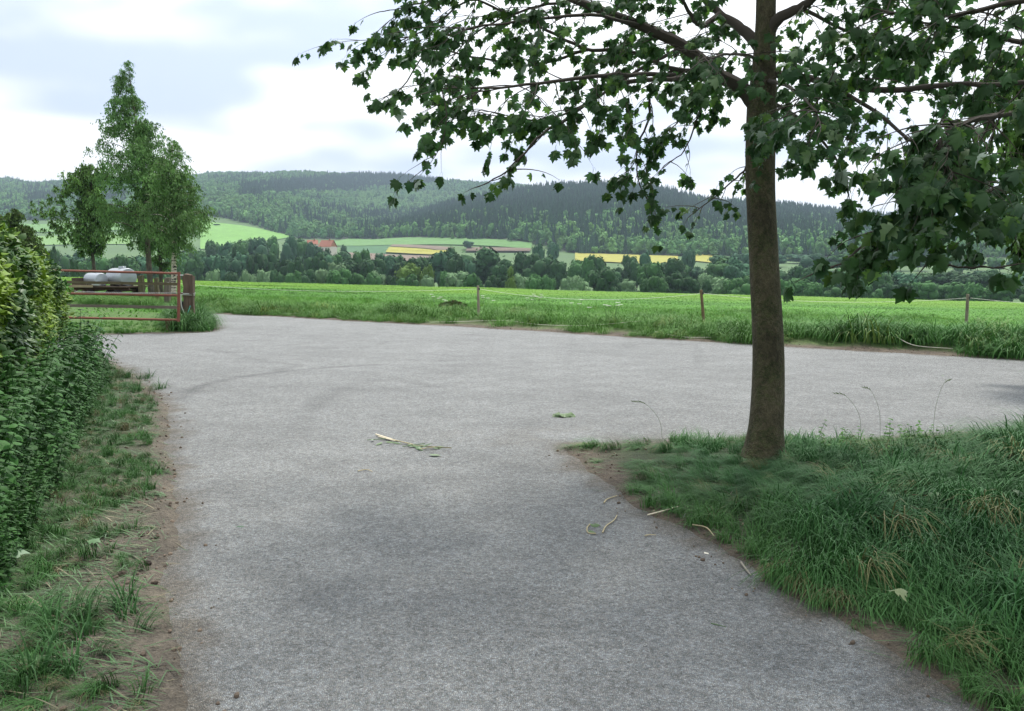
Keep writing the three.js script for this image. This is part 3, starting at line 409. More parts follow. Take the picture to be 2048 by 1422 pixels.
  mesh('cloth', noiseBox(0.05, 0.34, 0.14, 0.04, 3, 3, 6, 3).translate(-0.125, 0.42, 0.02), std({ color: lin(0.04, 0.045, 0.06) }), post);
  const sp = gp(339, 665), stub = mesh('gate_stop', noiseBox(0.11, 0.30, 0.12, 0.03, 31, 3, 5, 3).translate(0, 0.10, 0), std({ color: lin(0.22, 0.16, 0.11), map: woodMap })); stub.position.set(sp[0], HG(...sp), sp[1]); tag(stub, 'short brown timber stop under the free end of the gate', 'stop');
  const lb = ['leftmost paddock post, right beside the larger white tank', 'middle paddock post between the two birch trunks', 'rightmost paddock post, leaning just left of the white birch'];
  [[286, 31, 0.16, 1.05, 0.03], [315, 30, 0.12, 1.0, 0], [335, 29, 0.17, 1.02, -0.04]].forEach(([px, d, w, h, lean], i) => { const b = onG(px, d), m = mesh('paddock_post', noiseBox(w, h + 0.2, w, 0.03, i * 9, 3, 8, 3).translate(0, h / 2 - 0.1, 0), i === 2 ? woodGrey : woodMoss); m.position.set(...b); m.rotation.z = lean; tag(m, lb[i], 'post'); });
}
{ // flat trailer and the two tanks on it
  const d = 34, o = onG(222, d), g = thing('farm_trailer', 'low flat wooden trailer with dark wheels parked in the paddock', 'trailer', o); g.rotation.y = -0.18; const top = 0.62;
  for (let i = 0; i < 6; i++) mesh('deck_plank', boxGeo(2.35, 0.045, 0.235, 0, top - 0.03, -0.62 + i * 0.248), woodDark, g);
  mesh('side_board', boxGeo(1.0, 0.10, 0.03, -0.66, top + 0.0, 0.80), woodPale, g); mesh('frame', mergeGeometries([boxGeo(2.3, 0.09, 0.07, 0, top - 0.10, 0.5), boxGeo(2.3, 0.09, 0.07, 0, top - 0.10, -0.5), boxGeo(0.07, 0.07, 1.3, -0.7, top - 0.18, 0), boxGeo(0.07, 0.07, 1.3, 0.7, top - 0.18, 0)]), std({ color: lin(0.10, 0.05, 0.035) }), g);
  const tyre = std({ color: lin(0.02, 0.02, 0.02), roughness: 0.9 }), rim = std({ color: lin(0.25, 0.2, 0.16), roughness: 0.6 });
  for (const x of [-0.4, 0.72]) for (const z of [0.62, -0.62]) { const w = mesh('wheel', new THREE.TorusGeometry(0.17, 0.075, 10, 22), tyre, g); w.position.set(x, 0.245, z); mesh('rim', new THREE.CylinderGeometry(0.115, 0.115, 0.08, 18).rotateX(Math.PI / 2), rim, w); }
  mesh('drawbar', bar(V3(-1.1, top - 0.12, 0.3), V3(-1.75, 0.32, 0), 0.035), std({ color: lin(0.10, 0.05, 0.035) }), g); mesh('headboard', boxGeo(0.05, 0.32, 1.2, -1.15, top + 0.14, 0), woodDark, g);
  const tankM = new THREE.MeshPhysicalMaterial({ color: lin(0.40, 0.43, 0.46), metalness: 0.3, roughness: 0.4, side: THREE.DoubleSide });
  const tank = (x, z, r, l, turn, label, hatch) => { const c = V3(x, 0, z).applyAxisAngle(V3(0, 1, 0), g.rotation.y), t = thing('water_tank', label, 'tank', [o[0] + c.x, o[1] + top - 0.008, o[2] + c.z]); t.rotation.y = turn;
    const pr = []; const n = 40; for (let i = 0; i <= n; i++) { const u = i / n * 2 - 1, e = Math.pow(Math.max(0, 1 - Math.pow(Math.abs(u), 26)), 0.28), rib = 1 + 0.02 * (Math.sin(u * 22) > 0.2 ? 1 : 0); pr.push(new THREE.Vector2(Math.max(0.001, r * e * rib), u * l / 2)); }
    mesh('body', new THREE.LatheGeometry(pr, 40).rotateZ(Math.PI / 2).translate(0, r, 0), tankM, t);
    const cr = std({ color: lin(0.10, 0.08, 0.06) }); for (const q of [-0.3, 0.3]) mesh('cradle', boxGeo(0.07, 0.10, r * 1.5, q * l, 0.04, 0), cr, t);
    if (hatch) { mesh('hatch', new THREE.CylinderGeometry(0.13, 0.14, 0.10, 24).translate(0.12, 2 * r + 0.03, 0), tankM, t); mesh('valve', bar(V3(0.2, 2 * r + 0.06, 0), V3(0.34, 2 * r + 0.01, 0.05), 0.03), tankM, t); } else mesh('cap', new THREE.CylinderGeometry(0.06, 0.06, 0.06, 16).translate(0.1, 2 * r + 0.01, 0), tankM, t);
    mesh('outlet', bar(V3(l / 2 - 0.02, 0.12, 0.02), V3(l / 2 + 0.07, 0.10, 0.03), 0.025), tankM, t); return t; };
  tank(-0.50, 0.12, 0.245, 1.15, -0.72, 'smaller white ribbed tank at the headboard end of the trailer'); tank(0.44, -0.08, 0.335, 1.3, -0.72, 'larger white ribbed tank with a top hatch on the trailer', true);
  const bp = V3(-0.12, 0, 0.64).applyAxisAngle(V3(0, 1, 0), g.rotation.y), bag = mesh('plastic_drum', new THREE.LatheGeometry([[0.001, -0.16], [0.06, -0.155], [0.085, -0.12], [0.09, 0.1], [0.06, 0.15], [0.03, 0.17], [0.001, 0.17]].map(a => new THREE.Vector2(...a)), 20).rotateZ(1.5), std({ color: lin(0.6, 0.62, 0.62), roughness: 0.5 })); bag.position.set(o[0] + bp.x, o[1] + top + 0.085, o[2] + bp.z); tag(bag, 'small pale plastic drum lying on the trailer edge', 'drum');
}
// electric fence along the meadow
{
  const posts = [[957, 588, 22.5, 0.01], [1410, 610, 19.6, 0.10], [1934, 626, 19.0, 0.0], [330, 560, 29, 0], [2500, 660, 17, 0]].map(([px, top, d, lean], i) => { const x = (px - 1024) / F * d, y0 = H(x, -d), h = Math.max(0.95, at(px, top, d).y - y0); if (i < 3) { const g = thing('fence_post', ['pale upright fence stake in the grass near the meadow shrub', 'leaning wooden fence stake left of the maple trunk', 'short fence stake in the meadow right of the maple trunk'][i], 'post', [x, y0, -d]); g.rotation.z = lean; mesh('stake', tubeGeo([V3(0, -0.2, 0), V3(0.004, h * 0.5, 0), V3(0, h, 0), V3(0, h + 0.01, 0)], [0.036, 0.034, 0.032, 0.022], 9, 2), [std({ color: lin(0.42, 0.38, 0.32), map: woodMap }), std({ color: lin(0.28, 0.20, 0.12), map: woodMap }), std({ color: lin(0.34, 0.31, 0.26), map: woodMap })][i], g); mesh('insulator', new THREE.CylinderGeometry(0.022, 0.022, 0.05, 10).translate(0.03, h - 0.07, 0.02), std({ color: lin(0.05, 0.05, 0.05) }), g); } return V3(x - Math.sin(lean) * (h - 0.07) + 0.03, y0 + h - 0.07, -d + 0.02); });
  const wm = std({ color: lin(0.70, 0.72, 0.62), roughness: 0.7 });
  const wire = (a, b, sag, label) => { const pts = []; for (let i = 0; i <= 24; i++) { const t = i / 24, p = a.clone().lerp(b, t); p.y -= sag * 4 * t * (1 - t); pts.push(p); } tag(mesh('fence_wire', tubeGeo(pts, pts.map(() => 0.0032), 5), wm), label, 'wire'); };
  wire(posts[3], posts[0], 0.16, 'thin pale fence wire running from the gate side to the upright stake'); wire(posts[0], posts[1], 0.2, 'thin pale fence wire sagging between the upright and the leaning stake'); wire(posts[1], posts[2], 0.14, 'thin pale fence wire passing behind the maple trunk'); wire(posts[2], posts[4], 0.12, 'thin pale fence wire leaving the last stake');
  const low = (arr, label) => { const p = smooth(arr.map(([px, py, h]) => { const q = gp(px, py); return V3(q[0], HG(...q) + h * 0.6, q[1]); }), 60); tag(mesh('fence_rope', tubeGeo(p, p.map(() => 0.006), 6), std({ color: lin(0.52, 0.51, 0.42) })), label, 'rope'); };
  low([[410, 619, 0.1], [470, 624, 0.05], [560, 631.5, 0.03], [630, 633, 0.06], [690, 641, 0.02]], 'slack white rope lying in the grass along the far lane edge'); low([[850, 648.5, 0.03], [930, 650.5, 0.06], [1000, 652.5, 0.05], [1090, 659, 0.06], [1180, 664, 0.1], [1280, 666, 0.14]], 'pale rope lying over the bare soil at the far lane edge'); low([[1310, 675, 0.14], [1370, 681, 0.06], [1450, 683, 0.08]], 'short rope end lying in the grass left of the maple'); low([[1730, 692, 0.2], [1780, 697, 0.2], [1830, 706, 0.16], [1905, 709, 0.1]], 'grey-white rope tangled in tall grass right of the maple');
}
console.log('fence');

// ------------------------------------------------------------------ maple
function mapleLeaf(seed, fold, droop, curl) {
  const r = rng(seed), half = [[0.05, -0.03], [0.20, -0.10], [0.42, -0.03], [0.33, 0.10], [0.50, 0.17], [0.64, 0.36], [0.47, 0.38], [0.31, 0.44], [0.40, 0.60], [0.29, 0.66], [0.20, 0.70], [0.10, 0.86]];
  const out = [...half, [0, 1.02], ...half.slice().reverse().map(([x, y]) => [-x, y])].map(([x, y]) => [x * (0.94 + 0.12 * r()), y * (0.95 + 0.1 * r())]);
  const P = (x, y) => [x, y - 0.12 * y * y * droop, -fold * Math.pow(Math.abs(x), 1.2) - droop * 0.45 * y * y + curl * Math.sin(x * 6 + y * 4) * 0.05];
  const mid = [[0, 0.0], [0, 0.3], [0, 0.62]], pos = [...mid, ...out].flatMap(([x, y]) => P(x, y)), idx = [], n = out.length, o = 3, c = i => { const y = out[i][1]; return y < 0.12 ? 0 : y < 0.5 ? 1 : 2; };
  for (let i = 0; i < n - 1; i++) { const a = c(i), b = c(i + 1); idx.push(a, o + i, o + i + 1); if (a !== b) idx.push(a, o + i + 1, b); } idx.push(0, o + n - 1, o);
  // petiole
  const b = pos.length / 3; pos.push(-0.012, 0, 0, 0.012, 0, 0, 0.008, -0.6, 0.14, -0.008, -0.6, 0.14); idx.push(b, b + 1, b + 2, b, b + 2, b + 3);
  return geoFrom(pos, idx);
}
const mLeaf = [mapleLeaf(1, 0.22, 0.5, 1), mapleLeaf(2, 0.45, 0.9, 1), mapleLeaf(3, 0.1, 1.2, -1), mapleLeaf(4, 0.65, 0.6, 1.4)];
const mapleMats = [[0.042, 0.112, 0.028], [0.055, 0.135, 0.030], [0.036, 0.100, 0.034]].map(c => leafMat(...c, 0.5, 0.55, { specularIntensity: 0.4 })), mapleLight = leafMat(0.10, 0.19, 0.05, 0.4, 0.55), maplePale = leafMat(0.22, 0.29, 0.21, 0.2, 0.8);
const mapleInst = leafMat(1, 1, 1, 0.5, 0.55, { specularIntensity: 0.4 });
const mbN = tileNoise(512, [[5, 0.35], [16, 0.35], [48, 0.3], [128, 0.35], [256, 0.2]], 45);
const mapleBark = std({ map: tex(512, (i, j) => { const k = (j * 2 % 512) * 512 + i, n = mbN[j * 512 + i], v = 0.68 + 0.27 * n, g = sstep(0.0, 0.5, mbN[k]) * 0.16, sp = mbN[(j * 512 + i * 3) % 262144] > 0.78 ? 0.12 : 0; return [v - g * 0.7 + sp, v - g * 0.2 + sp, v - 0.09 - g * 0.9 + sp]; }), bumpMap: tex(512, (i, j) => { const v = 0.5 + 0.3 * mbN[((j * 1) % 512) * 512 + i]; return [v, v, v]; }, false), bumpScale: 0.02, color: lin(0.155, 0.132, 0.095), roughness: 0.9 });
const LIM = { leafParts: 0 };
function growMaple(root, cfg) {       // cfg: limbs [{pts, r}], twig rules; fills leaf list in world space relative to root
  const r = rng(cfg.seed), leaves = [], wind = V3(-0.55, 0, 0.1);
  const leafAt = (p, dir, s) => {
    const up = dir.clone().multiplyScalar(0.5).add(V3((r() - 0.5) * 1.4, -0.55 - 0.6 * r(), (r() - 0.5) * 1.4)).add(wind.clone().multiplyScalar(0.5)).normalize();   // blade tip direction: hangs and streams with the wind
    const face = V3((r() - 0.5) * 1.5, 0.75 + r() * 0.6, (r() - 0.5) * 1.5 + 0.15); const z = face.sub(up.clone().multiplyScalar(face.dot(up))).normalize(), x = up.clone().cross(z);
    const m = new THREE.Matrix4().makeBasis(x.multiplyScalar(s), up.clone().multiplyScalar(s), z.multiplyScalar(s)).setPosition(p.clone().addScaledVector(up, 0.55 * s)); leaves.push({ m, p: p.clone(), v: r() * 4 | 0, s });
  };
  const twig = (p, dir, len, rad, geos, level) => {
    const pts = [p.clone()], n = 7; let q = p.clone(), v = dir.clone().normalize(); for (let i = 0; i < n; i++) { v.add(V3((r() - 0.5) * 0.4, -0.06 + (r() - 0.5) * 0.24, (r() - 0.5) * 0.4)).addScaledVector(wind, 0.07).normalize(); q = q.clone().addScaledVector(v, len / n); pts.push(q); }
    geos.push(tubeGeo(pts, pts.map((_, i) => rad * (1 - 0.8 * i / n)), 4, 1, false));
    const step = cfg.step ?? 0.07; let acc = 0; for (let i = 1; i <= n; i++) { const a = pts[i - 1], b = pts[i], L = a.distanceTo(b); acc += L; if (level > 0 && i > 1 && i < n && r() < 0.5) twig(b, v.clone().add(V3((r() - 0.5) * 1.6, (r() - 0.6) * 0.6, (r() - 0.5) * 1.6)), len * 0.45, rad * 0.55, geos, level - 1); const c = L / step * (0.55 + 0.5 * i / n) * (cfg.dense ?? 1); for (let k = 0; k < c; k++) if (r() < c - k) leafAt(a.clone().lerp(b, r()), v, (cfg.leaf ?? 0.095) * (0.5 + 0.85 * r())); }
    for (let k = 0; k < 4; k++) leafAt(pts[n], v, (cfg.leaf ?? 0.095) * (0.8 + 0.5 * r()));
  };
  for (const L of cfg.limbs) {
    const n = Math.max(8, Math.round(L.pts.length * 4)), pts = smooth(L.pts, n), geos = [], wig = 0.012; pts.forEach((p, i) => { if (i && i < n) p.add(V3((r() - 0.5) * wig, (r() - 0.5) * wig, (r() - 0.5) * wig)); });
    geos.push(tubeGeo(pts, pts.map((_, i) => lerp(L.r, L.r1 ?? L.r * 0.25, i / n)), 7, 1, false));
    const len = pts.slice(1).reduce((s, p, i) => s + p.distanceTo(pts[i]), 0), tw = Math.round(len * (L.tw ?? 7));
    for (let k = 0; k < tw; k++) { const f = lerp(L.from ?? 0.2, 1, (k + r()) / tw), i = Math.min(n - 1, Math.floor(f * n)), p = pts[i].clone().lerp(pts[i + 1], f * n - i), t = pts[i + 1].clone().sub(pts[i]).normalize(); twig(p, t.clone().multiplyScalar(0.5).add(V3((r() - 0.5) * 1.7, (r() - 0.55) * 1.1 + (L.lift ?? 0), (r() - 0.5) * 1.7)), (L.tl ?? 0.5) * (0.5 + 0.8 * r()), 0.0045, geos, L.level ?? 1); }
    twig(pts[n], pts[n].clone().sub(pts[n - 1]), L.level === 0 ? 0.1 : 0.25, 0.004, geos, 0);
    mesh('branch', mergeGeometries(geos.map(g => { g.deleteAttribute('uv'); return g; })), cfg.bark ?? twigBark, root);
  }
  return leaves;
}
const twigBark = std({ color: lin(0.055, 0.045, 0.034) });
function dressMaple(root, leaves, seed, parts) {
  const r = rng(seed), o = root.position, inView = p => { const q = p.clone().add(o), d = -q.z * CP - (q.y - EYE) * SP; if (d < 0.8) return 0; const sx = q.x / d * F, sy = ((q.y - EYE) * CP - q.z * SP * -1 * -1) / d; const yy = ((q.y - EYE) * CP + (-q.z) * -SP) / d * F; return Math.abs(sx) < 1000 && yy < 700 && yy > -600 ? d : 0; };
  const vis = leaves.map(l => ({ l, d: inView(l.p) })).filter(a => a.d > 0).sort((a, b) => a.d / a.l.s - b.d / b.l.s).slice(0, parts); const set = new Set(vis.map(a => a.l));
  vis.forEach(({ l }) => { const k = r(), m = mesh('leaf', mLeaf[l.v], k < 0.05 ? maplePale : k < 0.13 ? mapleLight : mapleMats[r() * 3 | 0], root); m.applyMatrix4(l.m); });
  const it = [[], [], [], []]; for (const l of leaves) if (!set.has(l)) { const k = r(), v = 0.65 + 0.7 * r(), c = k < 0.16 ? [0.10, 0.21, 0.03] : [0.045, 0.115, 0.030]; it[l.v].push({ m: l.m, c: c.map(q => q * v) }); }
  it.forEach((a, i) => a.length && inst('foliage', mLeaf[i], mapleInst, a, root));
}
{
  const base = gp(1527, 930), B = V3(base[0], HG(...base) - 0.03, base[1]), d0 = -base[1], root = thing('maple_tree', 'young maple with a bare curved trunk rising from the right-hand verge', 'tree', B.toArray());
  const L = (px, py, d = d0) => at(px, py, d).sub(B);
  const tp = smooth([V3(0.0, -0.1, 0), V3(-0.0, 0.05, 0), L(1529, 890), L(1534, 830), L(1537, 740), L(1535, 650), L(1530, 560), L(1525, 470), L(1521, 380), L(1521, 300), L(1523, 230), L(1527, 150), L(1531, 60), L(1532, -60), L(1525, -250, d0 + 0.1), L(1532, -480, d0), L(1530, -800, d0 - 0.1), L(1540, -1100, d0)], 60);
  const k0 = d0 / F; const tr = tp.map((p) => { const y = p.y; return table([[-0.1, 62], [0.02, 50], [0.10, 41], [0.25, 35], [0.6, 32], [1.2, 29.5], [2.0, 28], [2.75, 29], [2.98, 23], [3.3, 19], [4.5, 17], [6, 11], [8.6, 2.5]], y) * k0; });
  const tg = tubeGeo(tp, tr, 28, 1.0), P = tg.attributes.position, U = tg.attributes.uv; for (let i = 0; i < U.count; i++) U.setX(i, U.getX(i) * 1.0); for (let i = 0; i < P.count; i++) { const y = P.getY(i), a = Math.atan2(P.getZ(i), P.getX(i)), q = 0.004 * N2(y * 3, a * 2) + 0.012 * Math.max(0, 0.3 - y) * Math.sin(a * 5); P.setX(i, P.getX(i) + Math.cos(a) * q); P.setZ(i, P.getZ(i) + Math.sin(a) * q); } tg.computeVertexNormals();
  mesh('trunk', tg, mapleBark, root);
  const D = d0, limbs = [
    // seen limbs (left)
    { pts: [L(1522, 226), L(1490, 185), L(1440, 150, D - 0.1), L(1366, 92, D - 0.2), L(1281, 51, D - 0.3), L(1151, 0, D - 0.4), L(1040, -50, D - 0.5), L(930, -110, D - 0.6)], r: 0.068, r1: 0.010, from: 0.25, tw: 9, tl: 0.6 },
    { pts: [L(1440, 150, D - 0.1), L(1349, 137, D + 0.1), L(1247, 102, D + 0.2), L(1178, 99, D + 0.2), L(1093, 61, D + 0.2), L(1007, 24, D + 0.1), L(939, 0, D), L(870, 50, D - 0.1), L(800, 82, D - 0.2)], r: 0.020, r1: 0.004, from: 0.1, tw: 7, tl: 0.5 },
    { pts: [L(1400, 145, D), L(1349, 157, D - 0.5), L(1213, 174, D - 0.9), L(1140, 235, D - 1.1), L(1076, 273, D - 1.2), L(1025, 335, D - 1.2), L(960, 372, D - 1.2)], r: 0.020, r1: 0.003, from: 0.15, tw: 4, tl: 0.30, level: 0 },
    { pts: [L(1349, 137, D + 0.1), L(1301, 191, D + 0.4), L(1298, 239, D + 0.5), L(1277, 290, D + 0.5), L(1277, 359, D + 0.4), L(1310, 425, D + 0.4)], r: 0.014, r1: 0.003, from: 0.1, tw: 8, tl: 0.36 },
    { pts: [L(1490, 185), L(1440, 164, D + 0.4), L(1382, 219, D + 0.8), L(1335, 262, D + 1.0)], r: 0.014, r1: 0.003, tw: 8, tl: 0.35, from: 0.3 },
    { pts: [L(1500, 300, D + 0.1), L(1491, 338, D + 0.5), L(1450, 376, D + 0.8), L(1382, 430, D + 1.0)], r: 0.012, r1: 0.003, tw: 8, tl: 0.34, from: 0.25, level: 0 },
    { pts: [L(1349, 150, D - 0.3), L(1230, 150, D - 1.0), L(1120, 160, D - 1.5), L(1000, 175, D - 1.7), L(880, 178, D - 1.8)], r: 0.018, r1: 0.003, from: 0.2, tw: 8, tl: 0.42 },
    { pts: [L(1178, 99, D + 0.2), L(1060, 130, D + 0.4), L(930, 110, D + 0.5), L(860, 100, D + 0.5), L(800, 180, D + 0.5), L(770, 195, D + 0.5)], r: 0.012, r1: 0.003, from: 0.2, tw: 3.5, tl: 0.3, level: 0 },
    { pts: [L(1281, 51, D - 0.3), L(1180, 30, D - 0.9), L(1060, 40, D - 1.2), L(950, 55, D - 1.3), L(900, 70, D - 1.3)], r: 0.014, r1: 0.003, from: 0.15, tw: 6, tl: 0.4 },
    { pts: [L(1525, 100), L(1485, 58, D + 0.2), L(1444, 31, D + 0.4), L(1400, -10, D + 0.6), L(1250, -150, D + 1.0), L(1100, -220, D + 1.3)], r: 0.05, r1: 0.008, from: 0.3, tw: 7, tl: 0.6 },
    { pts: [L(1440, 28, D + 0.4), L(1399, 51, D + 0.2), L(1365, 0, D), L(1300, -90, D - 0.3)], r: 0.025, r1: 0.006, from: 0.2, tw: 6 },
    { pts: [L(1366, 92, D - 0.2), L(1260, 150, D - 0.5), L(1160, 215, D - 0.6), L(1070, 240, D - 0.7), L(960, 225, D - 0.7)], r: 0.014, r1: 0.003, from: 0.15, tw: 8, tl: 0.36 },
    { pts: [L(1151, 0, D - 0.4), L(1050, 20, D - 0.1), L(960, 60, D), L(890, 130, D)], r: 0.012, r1: 0.003, from: 0.15, tw: 7, tl: 0.36 },
    { pts: [L(1040, -50, D - 0.5), L(930, -20, D - 0.6), L(830, 10, D - 0.7), L(780, 20, D - 0.7)], r: 0.010, r1: 0.003, from: 0.2, tw: 7, tl: 0.3 },
    { pts: [L(1440, 150, D - 0.1), L(1400, 220, D + 0.2), L(1370, 300, D + 0.4), L(1330, 330, D + 0.5)], r: 0.010, r1: 0.003, from: 0.2, tw: 8, tl: 0.26, level: 0 },
    // right
    { pts: [L(1535, 150), L(1587, 150, D - 0.1), L(1655, 164, D - 0.3), L(1775, 181, D - 0.7), L(1895, 171, D - 1.1), L(2060, 166, D - 1.6), L(2250, 150, D - 1.8)], r: 0.032, r1: 0.010, from: 0.12, tw: 8, tl: 0.55 },
    { pts: [L(1535, 70), L(1560, 34, D - 0.1), L(1604, 14, D - 0.2), L(1660, -30, D - 0.4), L(1850, -120, D - 0.8), L(2050, -200, D - 1.0)], r: 0.05, r1: 0.008, from: 0.3, tw: 8, tl: 0.7 },
    { pts: [L(1540, 205), L(1587, 229, D + 0.2), L(1650, 290, D + 0.4), L(1690, 350, D + 0.5), L(1700, 420, D + 0.5)], r: 0.018, r1: 0.003, from: 0.15, tw: 6.5, tl: 0.36 },
    { pts: [L(1655, 164, D - 0.3), L(1760, 230, D - 0.8), L(1850, 300, D - 1.2), L(1930, 340, D - 1.4), L(2020, 400, D - 1.6)], r: 0.016, r1: 0.003, from: 0.1, tw: 8, tl: 0.45 },
    { pts: [L(1600, 14, D - 0.2), L(1690, 60, D + 0.4), L(1800, 90, D + 0.9), L(1930, 110, D + 1.2)], r: 0.016, r1: 0.004, from: 0.15, tw: 7, tl: 0.5 },
    { pts: [L(1535, 160), L(1570, 170, D - 0.8), L(1600, 190, D - 1.6), L(1630, 220, D - 2.2), L(1640, 250, D - 2.5)], r: 0.016, r1: 0.003, from: 0.35, tw: 7, tl: 0.36 },
    { pts: [L(1525, 120), L(1480, 110, D - 0.8), L(1440, 110, D - 1.5), L(1400, 120, D - 2.0)], r: 0.014, r1: 0.003, from: 0.3, tw: 6, tl: 0.34 },
  ];
  const r = rng(909); for (let i = 0; i < 48; i++) { const h = 3.7 + 4.4 * (i + r()) / 48, a = i * 2.4 + r(), R = (3.1 - Math.abs(h - 5.0) * 0.62) * (0.7 + 0.4 * r()), x0 = tp[Math.min(60, Math.round(h / 8.6 * 60))]; const y = h + 0.1; limbs.push({ pts: [V3(x0.x, y, 0), V3(x0.x + Math.cos(a) * R * 0.4, y + 0.35, Math.sin(a) * R * 0.4), V3(x0.x + Math.cos(a) * R * 0.75, y + 0.5, Math.sin(a) * R * 0.75), V3(x0.x + Math.cos(a) * R, y + 0.35, Math.sin(a) * R)], r: 0.03, r1: 0.005, from: 0.2, tw: 6, tl: 0.7 }); }
  const leaves = growMaple(root, { seed: 71, limbs, leaf: 0.056, dense: 0.98 }); dressMaple(root, leaves, 5, 300); console.log('maple leaves', leaves.length);
}
{ // a second maple just outside the frame; its boughs hang into the right side of the picture
  const B = V3(5.6, 0.06, -4.6), root = thing('maple_tree', 'neighbouring maple whose leafy boughs hang in from the right edge', 'tree', B.toArray());
  const tp = smooth([V3(0, -0.1, 0), V3(0.02, 1, 0), V3(-0.03, 2.2, 0.05), V3(0.05, 3.6, 0), V3(0, 6, 0.1), V3(0, 8.2, 0)], 30); mesh('trunk', tubeGeo(tp, tp.map(p => table([[-0.1, 0.2], [0.2, 0.14], [3, 0.11], [8.2, 0.015]], p.y)), 20, 1), mapleBark, root);
  const L = (px, py, d) => at(px, py, d).sub(B), T = (y) => V3(0, y, 0);
  const limbs = [
    { pts: [T(2.7), L(2250, 250, 4.6), L(2100, 330, 4.3), L(1990, 380, 4.1), L(1900, 400, 3.9), L(1844, 403, 3.9), L(1800, 441, 3.9), L(1759, 461, 3.9)], r: 0.022, r1: 0.006, from: 0.4, tw: 5, tl: 0.24 },
    { pts: [L(1759, 461, 3.9), L(1694, 520, 4.0), L(1625, 548, 4.1)], r: 0.007, r1: 0.003, from: 0.1, tw: 8, tl: 0.13, level: 0 },
    { pts: [L(1790, 450, 3.9), L(1815, 495, 3.9), L(1888, 530, 3.9), L(1960, 535, 3.8), L(1995, 535, 3.7)], r: 0.007, r1: 0.003, from: 0.1, tw: 8, tl: 0.13, level: 0 },
    { pts: [T(2.9), L(2200, 180, 4.0), L(2050, 220, 3.7), L(1950, 240, 3.5), L(1890, 270, 3.4), L(1870, 340, 3.4)], r: 0.018, r1: 0.004, from: 0.45, tw: 8, tl: 0.3 },
    { pts: [T(3.0), L(2250, 60, 5.5), L(2080, 90, 6), L(1950, 60, 6.3), L(1800, 40, 6.5)], r: 0.035, r1: 0.006, from: 0.35, tw: 6, tl: 0.5 },
    { pts: [T(3.2), L(2300, -50, 4.2), L(2050, 0, 4.2), L(1900, 30, 4.4), L(1760, 20, 4.6)], r: 0.02, r1: 0.006, from: 0.35, tw: 6, tl: 0.45 },
  ];
  const r = rng(919); for (let i = 0; i < 34; i++) { const h = 3.8 + 4.1 * (i + r()) / 34, a = i * 2.4 + r(), R = (3.4 - Math.abs(h - 4.8) * 0.6) * (0.7 + 0.4 * r()); limbs.push({ pts: [V3(0, h, 0), V3(Math.cos(a) * R * 0.4, h + 0.35, Math.sin(a) * R * 0.4), V3(Math.cos(a) * R * 0.75, h + 0.5, Math.sin(a) * R * 0.75), V3(Math.cos(a) * R, h + 0.3, Math.sin(a) * R)], r: 0.03, r1: 0.005, from: 0.2, tw: 6, tl: 0.7 }); }
  const leaves = growMaple(root, { seed: 72, limbs, leaf: 0.060, dense: 0.36 }); dressMaple(root, leaves, 6, 300); console.log('maple 2 leaves', leaves.length);
}
// small-leaved tree behind, at the right edge
{ const d = 11.5, b = [(2130 - 1024) / F * d, 0.05, -d]; paddockTree('hornbeam', 'small-leaved green tree at the right edge behind the maple boughs', { base: b, h: 6.2, lean: 0, trunkR: 0.09, bark: barkBrown, prof: [[0.2, 0.4, 0.4], [0.35, 0.8, 1.0], [0.55, 1.0, 1.2], [0.75, 0.8, 0.9], [1, 0.2, 0.2]], sprigs: limeSprig, color: [0.12, 0.24, 0.05], count: 700, seed: 66, wind: 0.05 }); }
console.log('maples');
